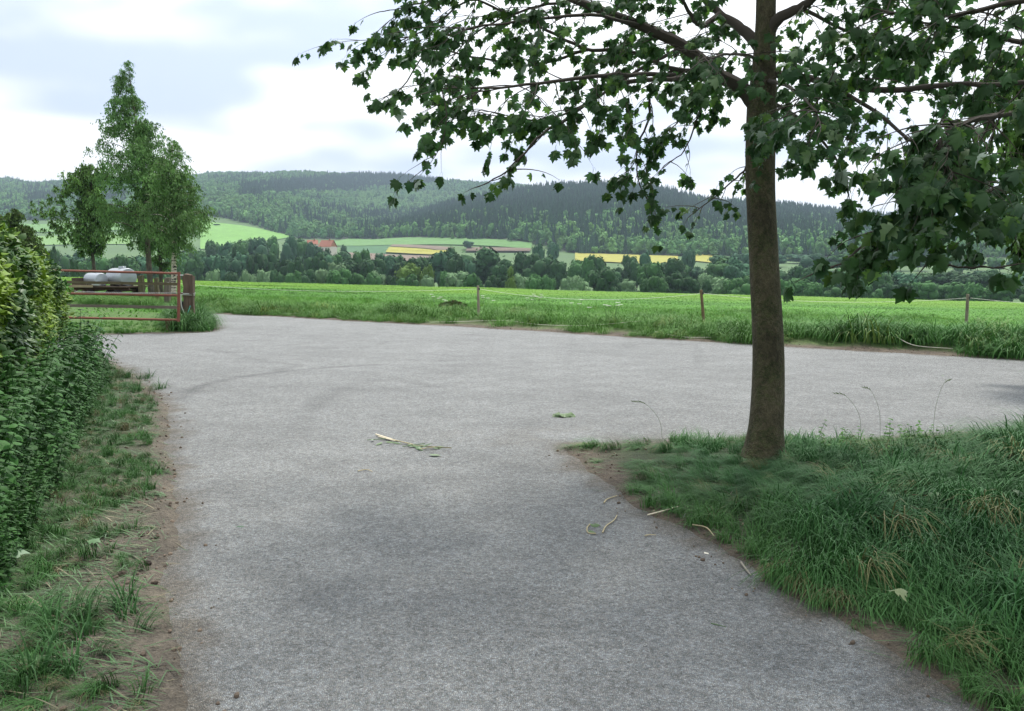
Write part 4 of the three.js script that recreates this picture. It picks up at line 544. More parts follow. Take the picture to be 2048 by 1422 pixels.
// ------------------------------------------------------------------ hedge
function ovalLeaf(fold, droop, w = 0.36, teeth = 0) { const pos = [], idx = [], n = 6; for (let i = 0; i <= n; i++) { const t = i / n, q = w * Math.pow(Math.sin(Math.PI * Math.pow(t, 0.8)), 0.9) * (1 + (i % 2 ? teeth : -teeth)), z = -droop * t * t; pos.push(-q, t, z - fold * q, 0, t, z, q, t, z - fold * q); } for (let i = 0; i < n; i++) { const a = i * 3; idx.push(a, a + 1, a + 3, a + 1, a + 4, a + 3, a + 1, a + 2, a + 4, a + 2, a + 5, a + 4); } return geoFrom(pos, idx); }
const hLeaf = [ovalLeaf(0.4, 0.25), ovalLeaf(0.15, 0.5, 0.42), ovalLeaf(0.6, 0.1, 0.32)];
const hedgeInst = leafMat(1, 1, 1, 0.34, 0.55, { specularIntensity: 0.3 });
{
  const a = V3(-2.98, 0, -4.3), b = V3(-6.78, 0, -13.7), root = thing('hedge', 'tall untrimmed green hedge along the left-hand verge', 'hedge', [a.x, 0, a.z]), u = b.clone().sub(a), len = u.length(); u.normalize(); const v = V3(-u.z, 0, u.x).multiplyScalar(-1); if (v.x > 0) v.multiplyScalar(-1); // v: away from the road
  const hAt = t => table([[0, 1.75], [0.3, 1.92], [0.6, 1.80], [0.85, 1.56], [1, 1.36]], t), surf = (t, q, inn) => { // q 0 front bottom .. 0.5 top .. 1 back bottom
    const h = hAt(t), W = 0.85 - inn, e = 1 - 0.0, end = Math.min(1, Math.min(t * len, (1 - t) * len) / 0.7 + 0.25), ang = Math.PI * q, c = Math.cos(ang), s = Math.sin(ang); const n = 0.30 * fbm(t * len * 0.8, q * 5, 3, 3.3) + 0.12 * N2(t * len * 3, q * 9, 1.1);
    const k = 1 + n; const off = -Math.sign(c) * Math.pow(Math.abs(c), 0.45) * W * k * end * (0.82 + 0.18 * s), y = Math.pow(s, 0.42) * (h - inn) * (1 + 0.35 * n) * (0.6 + 0.4 * end);
    return u.clone().multiplyScalar(t * len).addScaledVector(v, off + 0.85).add(V3(0, y, 0)); };
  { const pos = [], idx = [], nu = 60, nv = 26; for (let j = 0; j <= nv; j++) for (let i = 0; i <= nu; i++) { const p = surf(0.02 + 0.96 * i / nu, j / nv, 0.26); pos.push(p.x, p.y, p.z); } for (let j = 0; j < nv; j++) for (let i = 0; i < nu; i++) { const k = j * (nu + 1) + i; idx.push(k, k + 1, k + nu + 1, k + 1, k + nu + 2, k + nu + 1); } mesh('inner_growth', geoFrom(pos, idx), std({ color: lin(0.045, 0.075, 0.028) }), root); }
  const r = rng(81), items = [[], [], []], cand = [];
  const stems = []; for (let i = 0; i < 70; i++) { const t = 0.02 + 0.95 * r(), p = surf(t, 0.12 + 0.5 * r(), 0.1), q = V3(p.x, 0, p.z).lerp(V3(p.x, p.y, p.z).addScaledVector(v, 0.4), 0.2); stems.push(tubeGeo(smooth([V3(q.x, -0.05, q.z).addScaledVector(v, 0.25), q.clone().lerp(p, 0.5), p.clone().add(V3(0, 0.12 * r(), 0))], 6), [0.012, 0.011, 0.01, 0.008, 0.006, 0.005, 0.003], 5, 1, false)); } mesh('stems', mergeGeometries(stems), std({ color: lin(0.11, 0.085, 0.06) }), root);
  for (let i = 0; i < 34000; i++) {
    const t = r(), q = 0.01 + 0.74 * r(), p = surf(t, q, 0.24 * Math.pow(r(), 1.6) - 0.05), n = N2(t * 22, q * 14, 6.6), s = (0.036 + 0.022 * r()) * (t > 0.6 ? 0.85 : 1.1) * (n > 0.3 ? 1.25 : 1);
    if (r() < 0.05) p.add(V3((r() - 0.5) * 0.2, r() * 0.16, (r() - 0.5) * 0.2));
    const out = v.clone().multiplyScalar(-Math.cos(Math.PI * q)).add(V3(0, Math.sin(Math.PI * q) + 0.3, 0)).normalize(), up = V3(r() - 0.5, -0.3 + 0.9 * (r() - 0.4), r() - 0.5).addScaledVector(out, 0.45).normalize(), f = out.clone().add(V3(r() - 0.5, r() * 0.5, r() - 0.5));
    const fresh = sstep(0.35, 0.85, 0.52 + 0.9 * fbm(t * 7, q * 5, 3, 2.2) + 0.3 * (r() - 0.5)), w = 0.7 + 0.6 * r(), c = [lerp(0.040, 0.20, fresh) * w, lerp(0.115, 0.32, fresh) * w, lerp(0.020, 0.026, fresh) * w]; const it = { m: basisM(p, up, f, s * 1.35, s * 1.35, s * 1.35), c, p, s }; cand.push(it);
  }
  cand.forEach(c => { const q = c.p.clone().add(a); c.k = q.distanceTo(camera.position) / c.s + (Math.abs(q.x / q.z) > 0.56 ? 999 : 0); }); cand.sort((x, y) => x.k - y.k);
  const lm = [[0.05, 0.12, 0.03], [0.07, 0.15, 0.032], [0.11, 0.2, 0.035]].map(c => leafMat(...c, 0.32, 0.5, { specularIntensity: 0.6 }));
  cand.forEach((c, i) => { if (i < 220) mesh('leaf', hLeaf[i % 3], c.c[1] > 0.17 ? lm[2] : c.c[1] > 0.12 ? lm[1] : lm[0], root).applyMatrix4(c.m); else items[i % 3].push(c); });
  items.forEach((it, i) => inst('foliage', hLeaf[i], hedgeInst, it, root));
}
console.log('hedge');

// ------------------------------------------------------------------ grass and weeds
function tuftGeo(seed, { n = 26, h = 0.35, spread = 0.09, w = 0.006, lean = 0.5, comb = 0, flat = 0 } = {}) {
  const r = rng(seed), pos = [], idx = [], nor = [], S = 5;
  for (let k = 0; k < n; k++) { const a = r() * 6.28, R = spread * Math.sqrt(r()), bx = Math.cos(a) * R, bz = Math.sin(a) * R, da = comb ? (r() - 0.5) * 1.5 : a + (r() - 0.5) * 1.6, L = h * (0.55 + 0.6 * r()), le = lean * (0.4 + r()), ww = w * (0.7 + 0.6 * r()), dx = Math.cos(da), dz = Math.sin(da), px = -dz, pz = dx, b0 = pos.length / 3;
    for (let i = 0; i <= S; i++) { const t = i / S, bend = le * Math.pow(t, 1.7), y = L * (flat ? t * Math.cos(Math.min(1.5, 0.5 + bend * 1.4)) * 0.45 + 0.05 * Math.sin(t * 3) : t * Math.cos(Math.min(1.9, bend * 1.15)) + 0.0), o = L * t * Math.sin(Math.min(1.9, bend * 1.15 + (flat ? 0.6 : 0.06))), q = ww * (1 - Math.pow(t, 2.2)) + 0.0004; pos.push(bx + dx * o + px * q, y, bz + dz * o + pz * q, bx + dx * o - px * q, y, bz + dz * o - pz * q); for (let z = 0; z < 2; z++) nor.push(-dx * 0.55, 0.8, -dz * 0.55); }
    for (let i = 0; i < S; i++) { const c = b0 + i * 2; idx.push(c, c + 1, c + 2, c + 1, c + 3, c + 2); } }
  return geoFrom(pos, idx);
}
const grassMat = leafMat(1, 1, 1, 0.32, 0.6, { specularIntensity: 0.2 });
const lush = [tuftGeo(1, { lean: 0.9, n: 30, w: 0.0045 }), tuftGeo(2, { lean: 1.3, h: 0.42, n: 22, w: 0.0075 }), tuftGeo(3, { lean: 1.2, comb: 1, h: 0.44, n: 36, w: 0.0045, spread: 0.13 }), tuftGeo(4, { lean: 1.0, comb: 1, flat: 1, h: 0.48, n: 40, w: 0.0045, spread: 0.15 })];
const meadowT = [tuftGeo(5, { n: 44, h: 0.36, spread: 0.26, w: 0.006, lean: 1.2 }), tuftGeo(6, { n: 44, h: 0.42, spread: 0.28, w: 0.006, lean: 1.6, comb: 1 })];
const farT = [tuftGeo(7, { n: 60, h: 0.22, spread: 0.75, w: 0.016, lean: 1.2 }), tuftGeo(8, { n: 60, h: 0.20, spread: 0.8, w: 0.018, lean: 1.5 })];
const clip = (() => { const g = ovalLeaf(0.2, 0.12, 0.017); return g; })();
{
  const r = rng(91), it = [[], [], [], []];
  const put = (x, z, sc, c, v, tilt = 0.25, dirA) => it[v].push({ m: mat4(V3(x, HG(x, z) - 0.01, z), (r() - 0.5) * tilt, dirA ?? r() * 6.28, (r() - 0.5) * tilt, sc, sc * (0.8 + 0.4 * r()), sc), c });
  // right-hand verge
  for (let i = 0; i < 21000; i++) {
    const x = 0.2 + 11 * r(), z = -0.9 - 8.4 * r(); if (x > -z * 0.66 + 1.2) continue; const d = -z; if (r() > 0.35 + 0.65 * sstep(10, 4, d)) continue;
    const sd = roadSd(x, z); if (sd < 0.03 || meadowSide(x, z) > 0) continue; const n = fbm(x * 0.9, z * 0.9, 3, 2.9), bare = fbm(x * 1.7, z * 1.7, 3, 7.7);
    const tipBare = Math.exp(-(Math.pow((x - 0.95) / 0.42, 2) + Math.pow((z + 6.95) / 0.42, 2)));
    if (sd < 0.30 && bare < -0.08 - sd * 0.3) continue; if (sd < 0.14 && r() < 0.35) continue; if (r() < tipBare * 1.1) continue;
    const tall = sstep(0.05, 0.9, sd + n * 0.5), s = lerp(0.34, 0.64, tall) * (0.7 + 0.6 * r()) * (1 + 0.45 * n) * (1 - 0.55 * Math.exp(-(Math.pow((x - 1.75) / 1.1, 2) + Math.pow((z + 6.5) / 0.9, 2)))) * (1 + 0.35 * sstep(3, 6, x)), lodge = N2(x * 0.7, z * 0.7, 8.1), w = 0.72 + 0.5 * r() + 0.3 * n, dry = r() < 0.04 || (bare > 0.26 && r() < 0.2);
    const c = dry ? [0.20 * w, 0.20 * w, 0.09 * w] : [lerp(0.080, 0.056, tall) * w, lerp(0.195, 0.165, tall) * w, 0.052 * w], ang = -2.3 + 2.4 * N2(x * 0.45, z * 0.45, 5.5) + (r() - 0.5) * 0.9;
    lodge > -0.02 ? put(x, z, s, c, r() < 0.6 ? 3 : 2, 0.2, ang) : put(x, z, s, c, r() < 0.4 ? 2 : r() < 0.5 ? 0 : 1, 0.3, r() < 0.4 ? ang : undefined);
  }
  // left verge: patchy, mown grass with bare soil
  for (let i = 0; i < 15000; i++) {
    const z = -1.5 - 12.5 * r(), x = -7.5 + 6.6 * r(); if (x < z * 0.66 - 1) continue; const sd = roadSd(x, z); if (sd < 0.1 || sd > 2.2) continue; const n = fbm(x * 1.6, z * 1.6, 3, 3.9), near = sstep(0.2, 1.0, sd) + (z < -6 ? 0.25 : 0);
    if (n + near * 0.6 < 0.02) continue; const s = (0.26 + 0.40 * sstep(0.8, 1.7, sd)) * (0.7 + 0.6 * r()), w = 0.7 + 0.6 * r(), dry = r() < 0.12; put(x, z, s, dry ? [0.16 * w, 0.15 * w, 0.075 * w] : [0.052 * w, 0.145 * w, 0.034 * w], r() < 0.5 ? 3 : r() < 0.5 ? 2 : 0, 0.3, r() * 2 - 2.6);
  }
  for (let i = 0; i < 34; i++) { const p = [gp(120, 1330), gp(60, 1390), gp(165, 1270), gp(270, 785), gp(290, 760)][r() * 5 | 0], x = p[0] + (r() - 0.5) * 0.5, z = p[1] + (r() - 0.5) * 0.55, w = 0.8 + 0.5 * r(); put(x, z, 0.28 + 0.25 * r(), [0.052 * w, 0.135 * w, 0.04 * w], r() < 0.6 ? 1 : 2, 0.5, 0.6 + (r() - 0.5)); }
  // clump round the gate post
  for (let i = 0; i < 260; i++) { const p = gp(345 + 80 * r(), 640 + 26 * r()), sd = roadSd(p[0], p[1]); if (sd < 0.02) continue; const w = 0.7 + 0.6 * r(); put(p[0], p[1], (0.7 + 0.6 * r()) * (sd > 0.25 ? 1.25 : 0.7), [0.062 * w, 0.17 * w, 0.036 * w], r() * 3 | 0); }
  // paddock edge beside the gate
  for (let i = 0; i < 1500; i++) { const x = -16 + 8.6 * r(), z = -18.4 - 0.9 * r() - (r() < 0.4 ? 3 * r() : 0), sd = roadSd(x, z); if (sd < 0.05 || z > -18) continue; const w = 0.75 + 0.5 * r(); put(x, z, 0.18 + 0.25 * r(), [0.085 * w, 0.22 * w, 0.03 * w], r() * 3 | 0); }
  const nmL = ['lush dark green grass on the verge under the maple', 'long arching grass on the road verges', 'wind-combed grass on the verges beside the asphalt', 'flattened lodged grass on the verges'];
  it.forEach((a, i) => tag(inst('verge_grass', lush[i], grassMat, a), nmL[i], 'grass'));
  // meadow: rough strip along the lane, then the open meadow
  const m = [[], []], f = [[], []];
  for (let i = 0; i < 26000; i++) {
    const s = Math.pow(r(), 1.5) * 26 + 0.05, q = -14 + 50 * r(), x = -9.25 + 0.822 * q + 0.571 * s - 6, z = -26.3 + 0.571 * q - 0.822 * s - 4.2; const ms = meadowSide(x, z); if (ms < 0.05 || Math.abs(x) > -z * 0.62 + 1) continue; const sd = -z < 34 && Math.abs(x) < 16 ? roadSd(x, z) : 3; if (sd < 0.06) continue;
    const n = fbm(x * 0.5, z * 0.5, 3, 4.9), rough = sstep(5, 1.5, ms + n * 3), bare = fbm(x * 0.8, z * 0.8, 3, 1.9); if (sd < 0.75 && x > -2.2 && bare > (x < 4 ? -0.14 : x > 5 && x < 7 ? -0.2 : 0.02)) continue; if (sd < 0.25 && r() < 0.4) continue;
    const right = sstep(2, 9, x), edge = sstep(2.6, 0.6, ms) * right, clump = sstep(0.12, 0.34, fbm(x * 0.7, z * 0.7, 2, 8.4)), sc = lerp(0.42, 0.66, rough) * (0.75 + 0.5 * r()) * (1 + 0.4 * n) * (1 + 0.9 * edge) * (1 + 0.7 * clump) * sstep(0, 0.6, sd + 0.25), w = (0.85 + 0.3 * r() + 0.25 * n) * (1 - 0.22 * clump);
    const t = meadowTint(x, z), gr = rough * 0.75, c = [lerp(t[0], lerp(0.115, 0.07, right), gr) * w, lerp(t[1], lerp(0.245, 0.195, right), gr) * w, lerp(t[2], 0.055, gr) * w]; const dry = r() < 0.06 ? 1.6 : 1; m[r() * 2 | 0].push({ m: mat4(V3(x, (-z < 34 && Math.abs(x) < 16 ? HG(x, z, sd) : H(x, z)) - 0.02, z), (r() - 0.5) * 0.4, r() * 6.28, (r() - 0.5) * 0.4, sc), c: [c[0] * dry, c[1], c[2]] });
  }
  for (let i = 0; i < 30000; i++) {
    const d = 24 + 92 * Math.pow(r(), 0.75), x = (r() * 2 - 1) * d * 0.62, z = -d, ms = meadowSide(x, z); if (ms < 4 && !(x < -10 && d > 19)) continue; const n = fbm(x * 0.12, z * 0.3, 3, 3.1), t = meadowTint(x, z), w = 0.85 + 0.3 * r() + 0.35 * n; const sc = (0.7 + 0.5 * r()) * (0.9 + n * 0.6); f[r() * 2 | 0].push({ m: mat4(V3(x, H(x, z) - 0.02, z), 0, r() * 6.28, 0, sc * 1.4, sc, sc * 1.4), c: [t[0] * w, t[1] * w, t[2] * w] });
  }
  for (let i = 0; i < 5000; i++) { const d = 19.6 + 10 * r(), x = -(0.33 + 0.27 * r()) * d, z = -d; if (meadowSide(x, z) > 3 || roadSd(x, z) < 0.2) continue; const w = 0.8 + 0.4 * r(), sc = 0.25 + 0.2 * r(); m[r() * 2 | 0].push({ m: mat4(V3(x, H(x, z), z), 0, r() * 6.28, 0, sc * 1.3, sc * 0.7, sc * 1.3), c: [0.125 * w, 0.29 * w, 0.025 * w] }); }
  m.forEach((a, i) => tag(inst('rough_grass', meadowT[i], grassMat, a), ['rough pale green grass strip along the far lane edge', 'taller tufted grass in the near meadow'][i], 'grass'));
  f.forEach((a, i) => tag(inst('meadow_grass', farT[i], grassMat, a), ['bright green grass of the open meadow', 'yellow-green grass on the far rise of the meadow'][i], 'grass'));
  // clippings and crumbs
  const cl = [], cr = [], peb = new THREE.IcosahedronGeometry(1, 1); { const p = peb.attributes.position; for (let i = 0; i < p.count; i++) { const q = 1 + 0.35 * N2(p.getX(i) * 2, p.getY(i) * 2, p.getZ(i) * 2); p.setXYZ(i, p.getX(i) * q, p.getY(i) * q * 0.7, p.getZ(i) * q); } peb.computeVertexNormals(); }
  for (let i = 0; i < 60000 && cl.length < 9500; i++) { const left = r() < 0.7, z = -1.8 - 12 * Math.pow(r(), 1.5), x = left ? -1.2 - 5 * r() : 0.3 + 5 * r(); if (Math.abs(x) > -z * 0.62 + 0.5) continue; const sd = roadSd(x, z); if (sd < -0.12 || sd > (left ? 1.5 : 0.7) || (sd < 0.05 && r() < 0.9)) continue; if (fbm(x * 2, z * 2, 2, 6.3) < -0.06 && r() < 0.8) continue; const s = 0.05 + 0.15 * r(), w = 0.5 + 0.7 * r(), dry = r() < 0.13; cl.push({ m: mat4(V3(x, HG(x, z, sd) + 0.006 + 0.012 * r(), z), -Math.PI / 2 + (r() - 0.3) * 0.4, 0.9 * (r() - 0.5) + (r() < 0.7 ? 1.2 : r() * 6), (r() - 0.5) * 1, s, s, s), c: dry ? [0.19 * w, 0.17 * w, 0.09 * w] : [0.06 * w, 0.145 * w, 0.04 * w] }); }
  for (let i = 0; i < 60000 && cr.length < 3200; i++) { const z = -1.8 - 20 * Math.pow(r(), 1.8), x = -7 + 15 * r(); if (Math.abs(x) > -z * 0.62 + 0.5) continue; const sd = roadSd(x, z); if (sd < -0.22 || sd > 0.6 || (sd < -0.03 && r() < 0.75)) continue; const s = 0.003 + 0.011 * Math.pow(r(), 3), w = 0.55 + 0.6 * r(); cr.push({ m: mat4(V3(x, (sd < 0 ? 0.014 : HG(x, z, sd)) + s * 0.35, z), r() * 6, r() * 6, 0, s), c: [0.17 * w, 0.13 * w, 0.095 * w] }); }
  tag(inst('grass_clippings', clip, leafMat(1, 1, 1, 0.15, 0.8), cl), 'cut grass blades strewn over the soil edges', 'clippings'); tag(inst('soil_crumbs', peb, std({ roughness: 1 }), cr), 'small brown soil crumbs along the asphalt edges', 'soil');
}
console.log('grass');
function weedGeo(seed, h, pairs, ls, w = 0.34) { const r = rng(seed), parts = [tubeGeo([V3(0, 0, 0), V3(0.02, h * 0.5, 0.01), V3(0.03, h, 0)], [0.004, 0.003, 0.0015], 4, 1, false)]; parts[0].deleteAttribute('uv'); const L = ovalLeaf(0.25, 0.45, w, 0.08); for (let i = 0; i < pairs; i++) for (const k of [0, 1]) { const y = h * (0.15 + 0.85 * i / (pairs - 1)), a = i * 1.57 + k * Math.PI + r() * 0.4, s = ls * (1.05 - 0.6 * Math.pow(i / pairs, 1.5)) * (0.8 + 0.4 * r()), g = L.clone(); g.applyMatrix4(basisM(V3(0.02 * y / h, y, 0), V3(Math.cos(a), 0.25 - 0.3 * r(), Math.sin(a)), V3(0, 1, 0), s)); parts.push(g); } return mergeGeometries(parts); }
{
  const nettle = [weedGeo(1, 0.55, 9, 0.075), weedGeo(2, 0.40, 7, 0.06), weedGeo(3, 0.26, 6, 0.05, 0.42)], r = rng(93), it = [[], [], []];
  for (let i = 0; i < 2400; i++) { const t = Math.pow(r(), 1.2), o = -0.4 + 0.75 * r(), x = lerp(-2.72, -6.3, t) + o * 0.94 + (r() - 0.5) * 0.1, z = lerp(-4.1, -13.4, t) + o * 0.3, sd = roadSd(x, z); if (sd < 0.42 || N2(x * 1.3, z * 1.3, 3.7) < -0.15 - 0.3 * r()) continue; const w = 0.5 + 0.7 * r(), s = (0.55 + 0.8 * r()) * (o > 0.1 ? 0.55 : 1) * (1 + 0.6 * N2(x * 2.2, z * 2.2, 1.9)); it[r() * 3 | 0].push({ m: mat4(V3(x, HG(x, z, sd), z), (r() - 0.5) * 1.0, r() * 6, (r() - 0.5) * 1.0, s), c: [0.046 * w, 0.138 * w, 0.028 * w] }); }
  for (let i = 0; i < 12; i++) { const x = 3.2 + 3.5 * r(), z = -7.4 - 0.9 * r() - 0, sd = roadSd(x, z); if (sd < 0.15) continue; const w = 0.8 + 0.4 * r(); it[r() * 3 | 0].push({ m: mat4(V3(x, HG(x, z, sd), z), 0.2 * (r() - 0.5), r() * 6, 0.2 * (r() - 0.5), 0.6 + 0.3 * r()), c: [0.06 * w, 0.17 * w, 0.035 * w] }); }
  const lw = []; for (let i = 0; i < 900; i++) { const x = 0.6 + 7 * r(), z = -1.6 - 6.4 * r(), sd = roadSd(x, z); if (sd < 0.12 || x < 2.3 || x > -z * 0.62 + 0.6 || N2(x * 1.1, z * 1.1, 9.2) < 0.08) continue; const w = 0.7 + 0.6 * r(); lw.push({ m: mat4(V3(x, HG(x, z, sd) + 0.03, z), (r() - 0.5) * 0.8, r() * 6, (r() - 0.5) * 0.8, 0.3 + 0.35 * r()), c: [0.075 * w, 0.18 * w, 0.04 * w] }); }
  tag(inst('low_weeds', weedGeo(8, 0.3, 5, 0.07, 0.46), grassMat, lw), 'low broad-leaved weeds scattered through the verge grass under the maple', 'weeds');
  it.forEach((a, i) => tag(inst('nettles', nettle[i], grassMat, a), ['tall leafy nettles at the foot of the hedge', 'medium leafy weeds at the foot of the hedge', 'low broad-leaved weeds between the nettles and the soil'][i], 'weeds'));
  // seeding grass stalks standing above the verge
  const stalkM = leafMat(0.10, 0.15, 0.05, 0.2, 0.7);
  [[1865, 845, 0.34, 0.35], [1760, 850, 0.26, -0.5], [1722, 852, 0.2, -0.8], [1325, 862, 0.14, -0.9]].forEach(([px, py, h, lean], i) => { const p = gp(px, py + 35), g = thing('grass_stalk', ['tallest flowering grass stalk, farthest right above the verge', 'bent grass stalk in the middle of the verge right of the maple', 'drooping grass stalk just left of the bent one', 'short grass stalk left of the maple above the verge tip'][i], 'grass stalk', [p[0], HG(...p), p[1]], 'flowering grass stalks on the verge'); const H0 = h * 0.7 + 0.26, tip = V3(lean * H0 * 0.5, H0, 0), c = smooth([V3(0, 0, 0), V3(lean * H0 * 0.1, H0 * 0.6, 0), tip, tip.clone().add(V3(lean * 0.10, 0.012, 0.01))], 14); mesh('stem', tubeGeo(c, c.map((_, k) => 0.0016 - 0.0008 * k / 14), 5), stalkM, g); const parts = []; for (let k = 9; k <= 14; k++) parts.push(ovalLeaf(0.3, 0.3, 0.10).applyMatrix4(basisM(c[k], V3(lean + 0.3 * ((k % 2) - 0.5), 0.5, (k % 2) - 0.5), V3(0, 0, 1), 0.035))); mesh('seed_head', mergeGeometries(parts), stalkM, g); });
}
{ // meadow shrub and white umbels
  const o = onG(906, 26), g = thing('meadow_shrub', 'small brownish shrub standing in the meadow near the upright stake', 'shrub', o), r = rng(95), items = [], st = []; for (let i = 0; i < 260; i++) { const a = r() * 6.28, q = Math.sqrt(r()) * 0.36, y = 0.15 + 0.38 * r() * (1 - q); items.push({ m: mat4(V3(Math.cos(a) * q, y, Math.sin(a) * q), 0, r() * 6, 0, 0.32 + 0.2 * r()), c: r() < 0.4 ? [0.20, 0.16, 0.08] : [0.12, 0.19, 0.06] }); } for (let i = 0; i < 9; i++) { const a = r() * 6.28; st.push(bar(V3(0, -0.03, 0), V3(Math.cos(a) * 0.25, 0.42, Math.sin(a) * 0.25), 0.006, 5)); } mesh('stems', mergeGeometries(st), barkBrown, g); inst('foliage', limeSprig[0], sprigMat, items, g);
  const um = std({ color: lin(0.62, 0.64, 0.55) }), gm = leafMat(0.09, 0.17, 0.05, 0.2, 0.7);
  [[1066, 27, 'large white umbel plant in the meadow right of the upright stake', 9, 0.2], [882, 25, 'white umbel plant left of the meadow shrub', 6, 0.14], [978, 25, 'small white umbel plant just right of the upright stake', 4, 0.12], [1222, 20, 'white umbel plant in the rough grass midway to the leaning stake', 5, 0.1], [1160, 21, 'faint white umbel plant above the bare soil strip', 4, 0.1]].forEach(([px, d, label, n, sp]) => { const o = onG(px, d), g = thing('cow_parsley', label, 'flower', o); for (let i = 0; i < n; i++) { const a = r() * 6.28, q = sp * Math.sqrt(r()) * 1.4, h = 0.48 + 0.2 * r(), t = V3(Math.cos(a) * q * 1.6, h, Math.sin(a) * q); mesh('stem', bar(V3(t.x * 0.2, -0.02, t.z * 0.2), t, 0.004, 5), gm, g); const parts = []; for (let k = 0; k < 9; k++) { const b = k * 2.4, e = 0.012 * Math.sqrt(k) * 1.6; parts.push(new THREE.IcosahedronGeometry(0.013, 0).scale(1, 0.5, 1).translate(t.x + Math.cos(b) * e, t.y + 0.008, t.z + Math.sin(b) * e)); } mesh('umbel', mergeGeometries(parts), um, g); } });
}
// ------------------------------------------------------------------ litter on the asphalt and soil
{
  const RY = 0.02, pt = (px, py, h = RY) => { const q = gp(px, py, 0.014); return V3(q[0], (roadSd(q[0], q[1]) > 0 ? HG(...q) : 0) + h, q[1]); };
  const straw = std({ color: lin(0.42, 0.36, 0.22) }), dryw = std({ color: lin(0.62, 0.56, 0.42) }), gm = leafMat(0.09, 0.17, 0.06, 0.2, 0.7), gp2 = leafMat(0.13, 0.20, 0.09, 0.15, 0.8);
  const stick = (name, label, pts, rad, m) => { const p = smooth(pts.map(a => pt(...a, RY + rad * 0.6)), 16); tag(mesh(name, tubeGeo(p, p.map((_, i) => rad * (1 - 0.4 * i / 16)), 6), m), label, name.includes('stem') ? 'stem' : 'twig'); };
  stick('dry_stem', 'curved pale dry stem on the asphalt near the verge edge', [[1205, 1068], [1212, 1055], [1228, 1043], [1234, 1033]], 0.005, straw);
  stick('dry_stem', 'short forked straw on the asphalt at the soil edge', [[1208, 1008], [1214, 1001], [1234, 994]], 0.005, straw);
  stick('dry_stem', 'straw lying across the soil below the lodged grass', [[1295, 1033], [1330, 1032], [1360, 1024]], 0.006, dryw);
  stick('dry_stem', 'bent straw on the bare soil patch', [[1385, 1060], [1410, 1066], [1428, 1083]], 0.005, straw);
  stick('dry_stem', 'grey stem lying from the soil onto the asphalt', [[1482, 1128], [1492, 1142], [1502, 1154]], 0.006, std({ color: lin(0.3, 0.27, 0.22) }));
  stick('dry_stem', 'thin pale straw on the asphalt left of the soil patch', [[1290, 1074], [1300, 1072], [1312, 1073]], 0.004, straw);
  stick('green_twig', 'thin green twig on the near asphalt', [[1422, 1250], [1435, 1253], [1452, 1257]], 0.003, gm);
  stick('dry_stem', 'faint straw on the asphalt below the leafy straw bundle', [[716, 944], [732, 941], [745, 945]], 0.004, straw);
  { const g = thing('wilted_sprig', 'curled dry vine sprig beside the forked straw', 'sprig'); const p = smooth([pt(1180, 1050), pt(1174, 1058), pt(1178, 1068), pt(1192, 1069)], 14); mesh('stem', tubeGeo(p, p.map(() => 0.004), 5), straw, g); for (const [a, b, s] of [[1180, 1053, 0.05], [1188, 1052, 0.04], [1176, 1066, 0.045]]) mesh('leaf', ovalLeaf(0.5, 0.4, 0.3), gp2, g).applyMatrix4(basisM(pt(a, b, 0.03), V3(1, 0.1, 0.4), V3(0, 1, 0.3), s)); }
  { const c = pt(1125, 834), g = thing('wilted_leaf_bunch', 'crumpled pale green leaf bunch lying on the asphalt near the verge tip', 'leaf bunch', [c.x, 0.02, c.z]), r = rng(7); for (let i = 0; i < 11; i++) { const x = -0.09 + 0.018 * i; mesh('leaf', mLeaf[i % 4], i % 3 ? gp2 : leafMat(0.22, 0.29, 0.17, 0.1, 0.8), g).applyMatrix4(basisM(V3(x, 0.012 + 0.03 * r() * (1 - i / 11), (r() - 0.5) * 0.06), V3(0.7, 0.25 - 0.4 * r(), r() - 0.5), V3(r() - 0.5, 1, 0.6), 0.07)); } mesh('stem', bar(V3(-0.1, 0.02, 0), V3(0.1, 0.006, 0.02), 0.004, 5), gm, g); }
  { const c = pt(820, 888), g = thing('straw_bundle', 'broken leafy straw and stalks scattered in the middle of the track', 'straw', [c.x, 0.018, c.z]), r = rng(9), L = (px, py, h = 0.008) => pt(px, py, h + 0.02).sub(V3(c.x, 0.018, c.z));
    for (const [a, b, rad, m] of [[[752, 872], [784, 882], 0.009, dryw], [[757, 876], [790, 885], 0.006, dryw], [[784, 882], [826, 892], 0.005, straw], [[734, 883], [775, 880], 0.004, gm], [[826, 894], [903, 899], 0.005, std({ color: lin(0.2, 0.19, 0.11) })], [[805, 896], [850, 890], 0.004, gm], [[840, 901], [870, 897], 0.004, straw]]) mesh('stalk', bar(L(...a), L(...b), rad, 6), m, g);
    for (let i = 0; i < 16; i++) { const f = r(), p = L(lerp(735, 885, f), lerp(880, 902, f) + 8 * (r() - 0.5)); mesh('leaf', ovalLeaf(0.5, 0.3, 0.16), i % 2 ? gm : gp2, g).applyMatrix4(basisM(p, V3(r() - 0.3, 0.06, (r() - 0.5)), V3(0, 1, 0.2), 0.06 + 0.05 * r())); } const s = mesh('leaf', ovalLeaf(0.1, 0.1, 0.3), gp2, g); s.applyMatrix4(basisM(L(858, 912), V3(1, 0.04, 0.1), V3(0, 1, 0), 0.10)); }
  const fallen = (px, py, s, m, label, geo = mLeaf[0], ang = 0, h = 0.012) => { const p = pt(px, py, h), o = mesh('fallen_leaf', geo, m); o.applyMatrix4(basisM(p, V3(Math.cos(ang), 0.12, Math.sin(ang)), V3(0, 1, 0.15), s)); tag(o, label, 'leaf'); };
  const dk = leafMat(0.05, 0.12, 0.06, 0.15, 0.6);
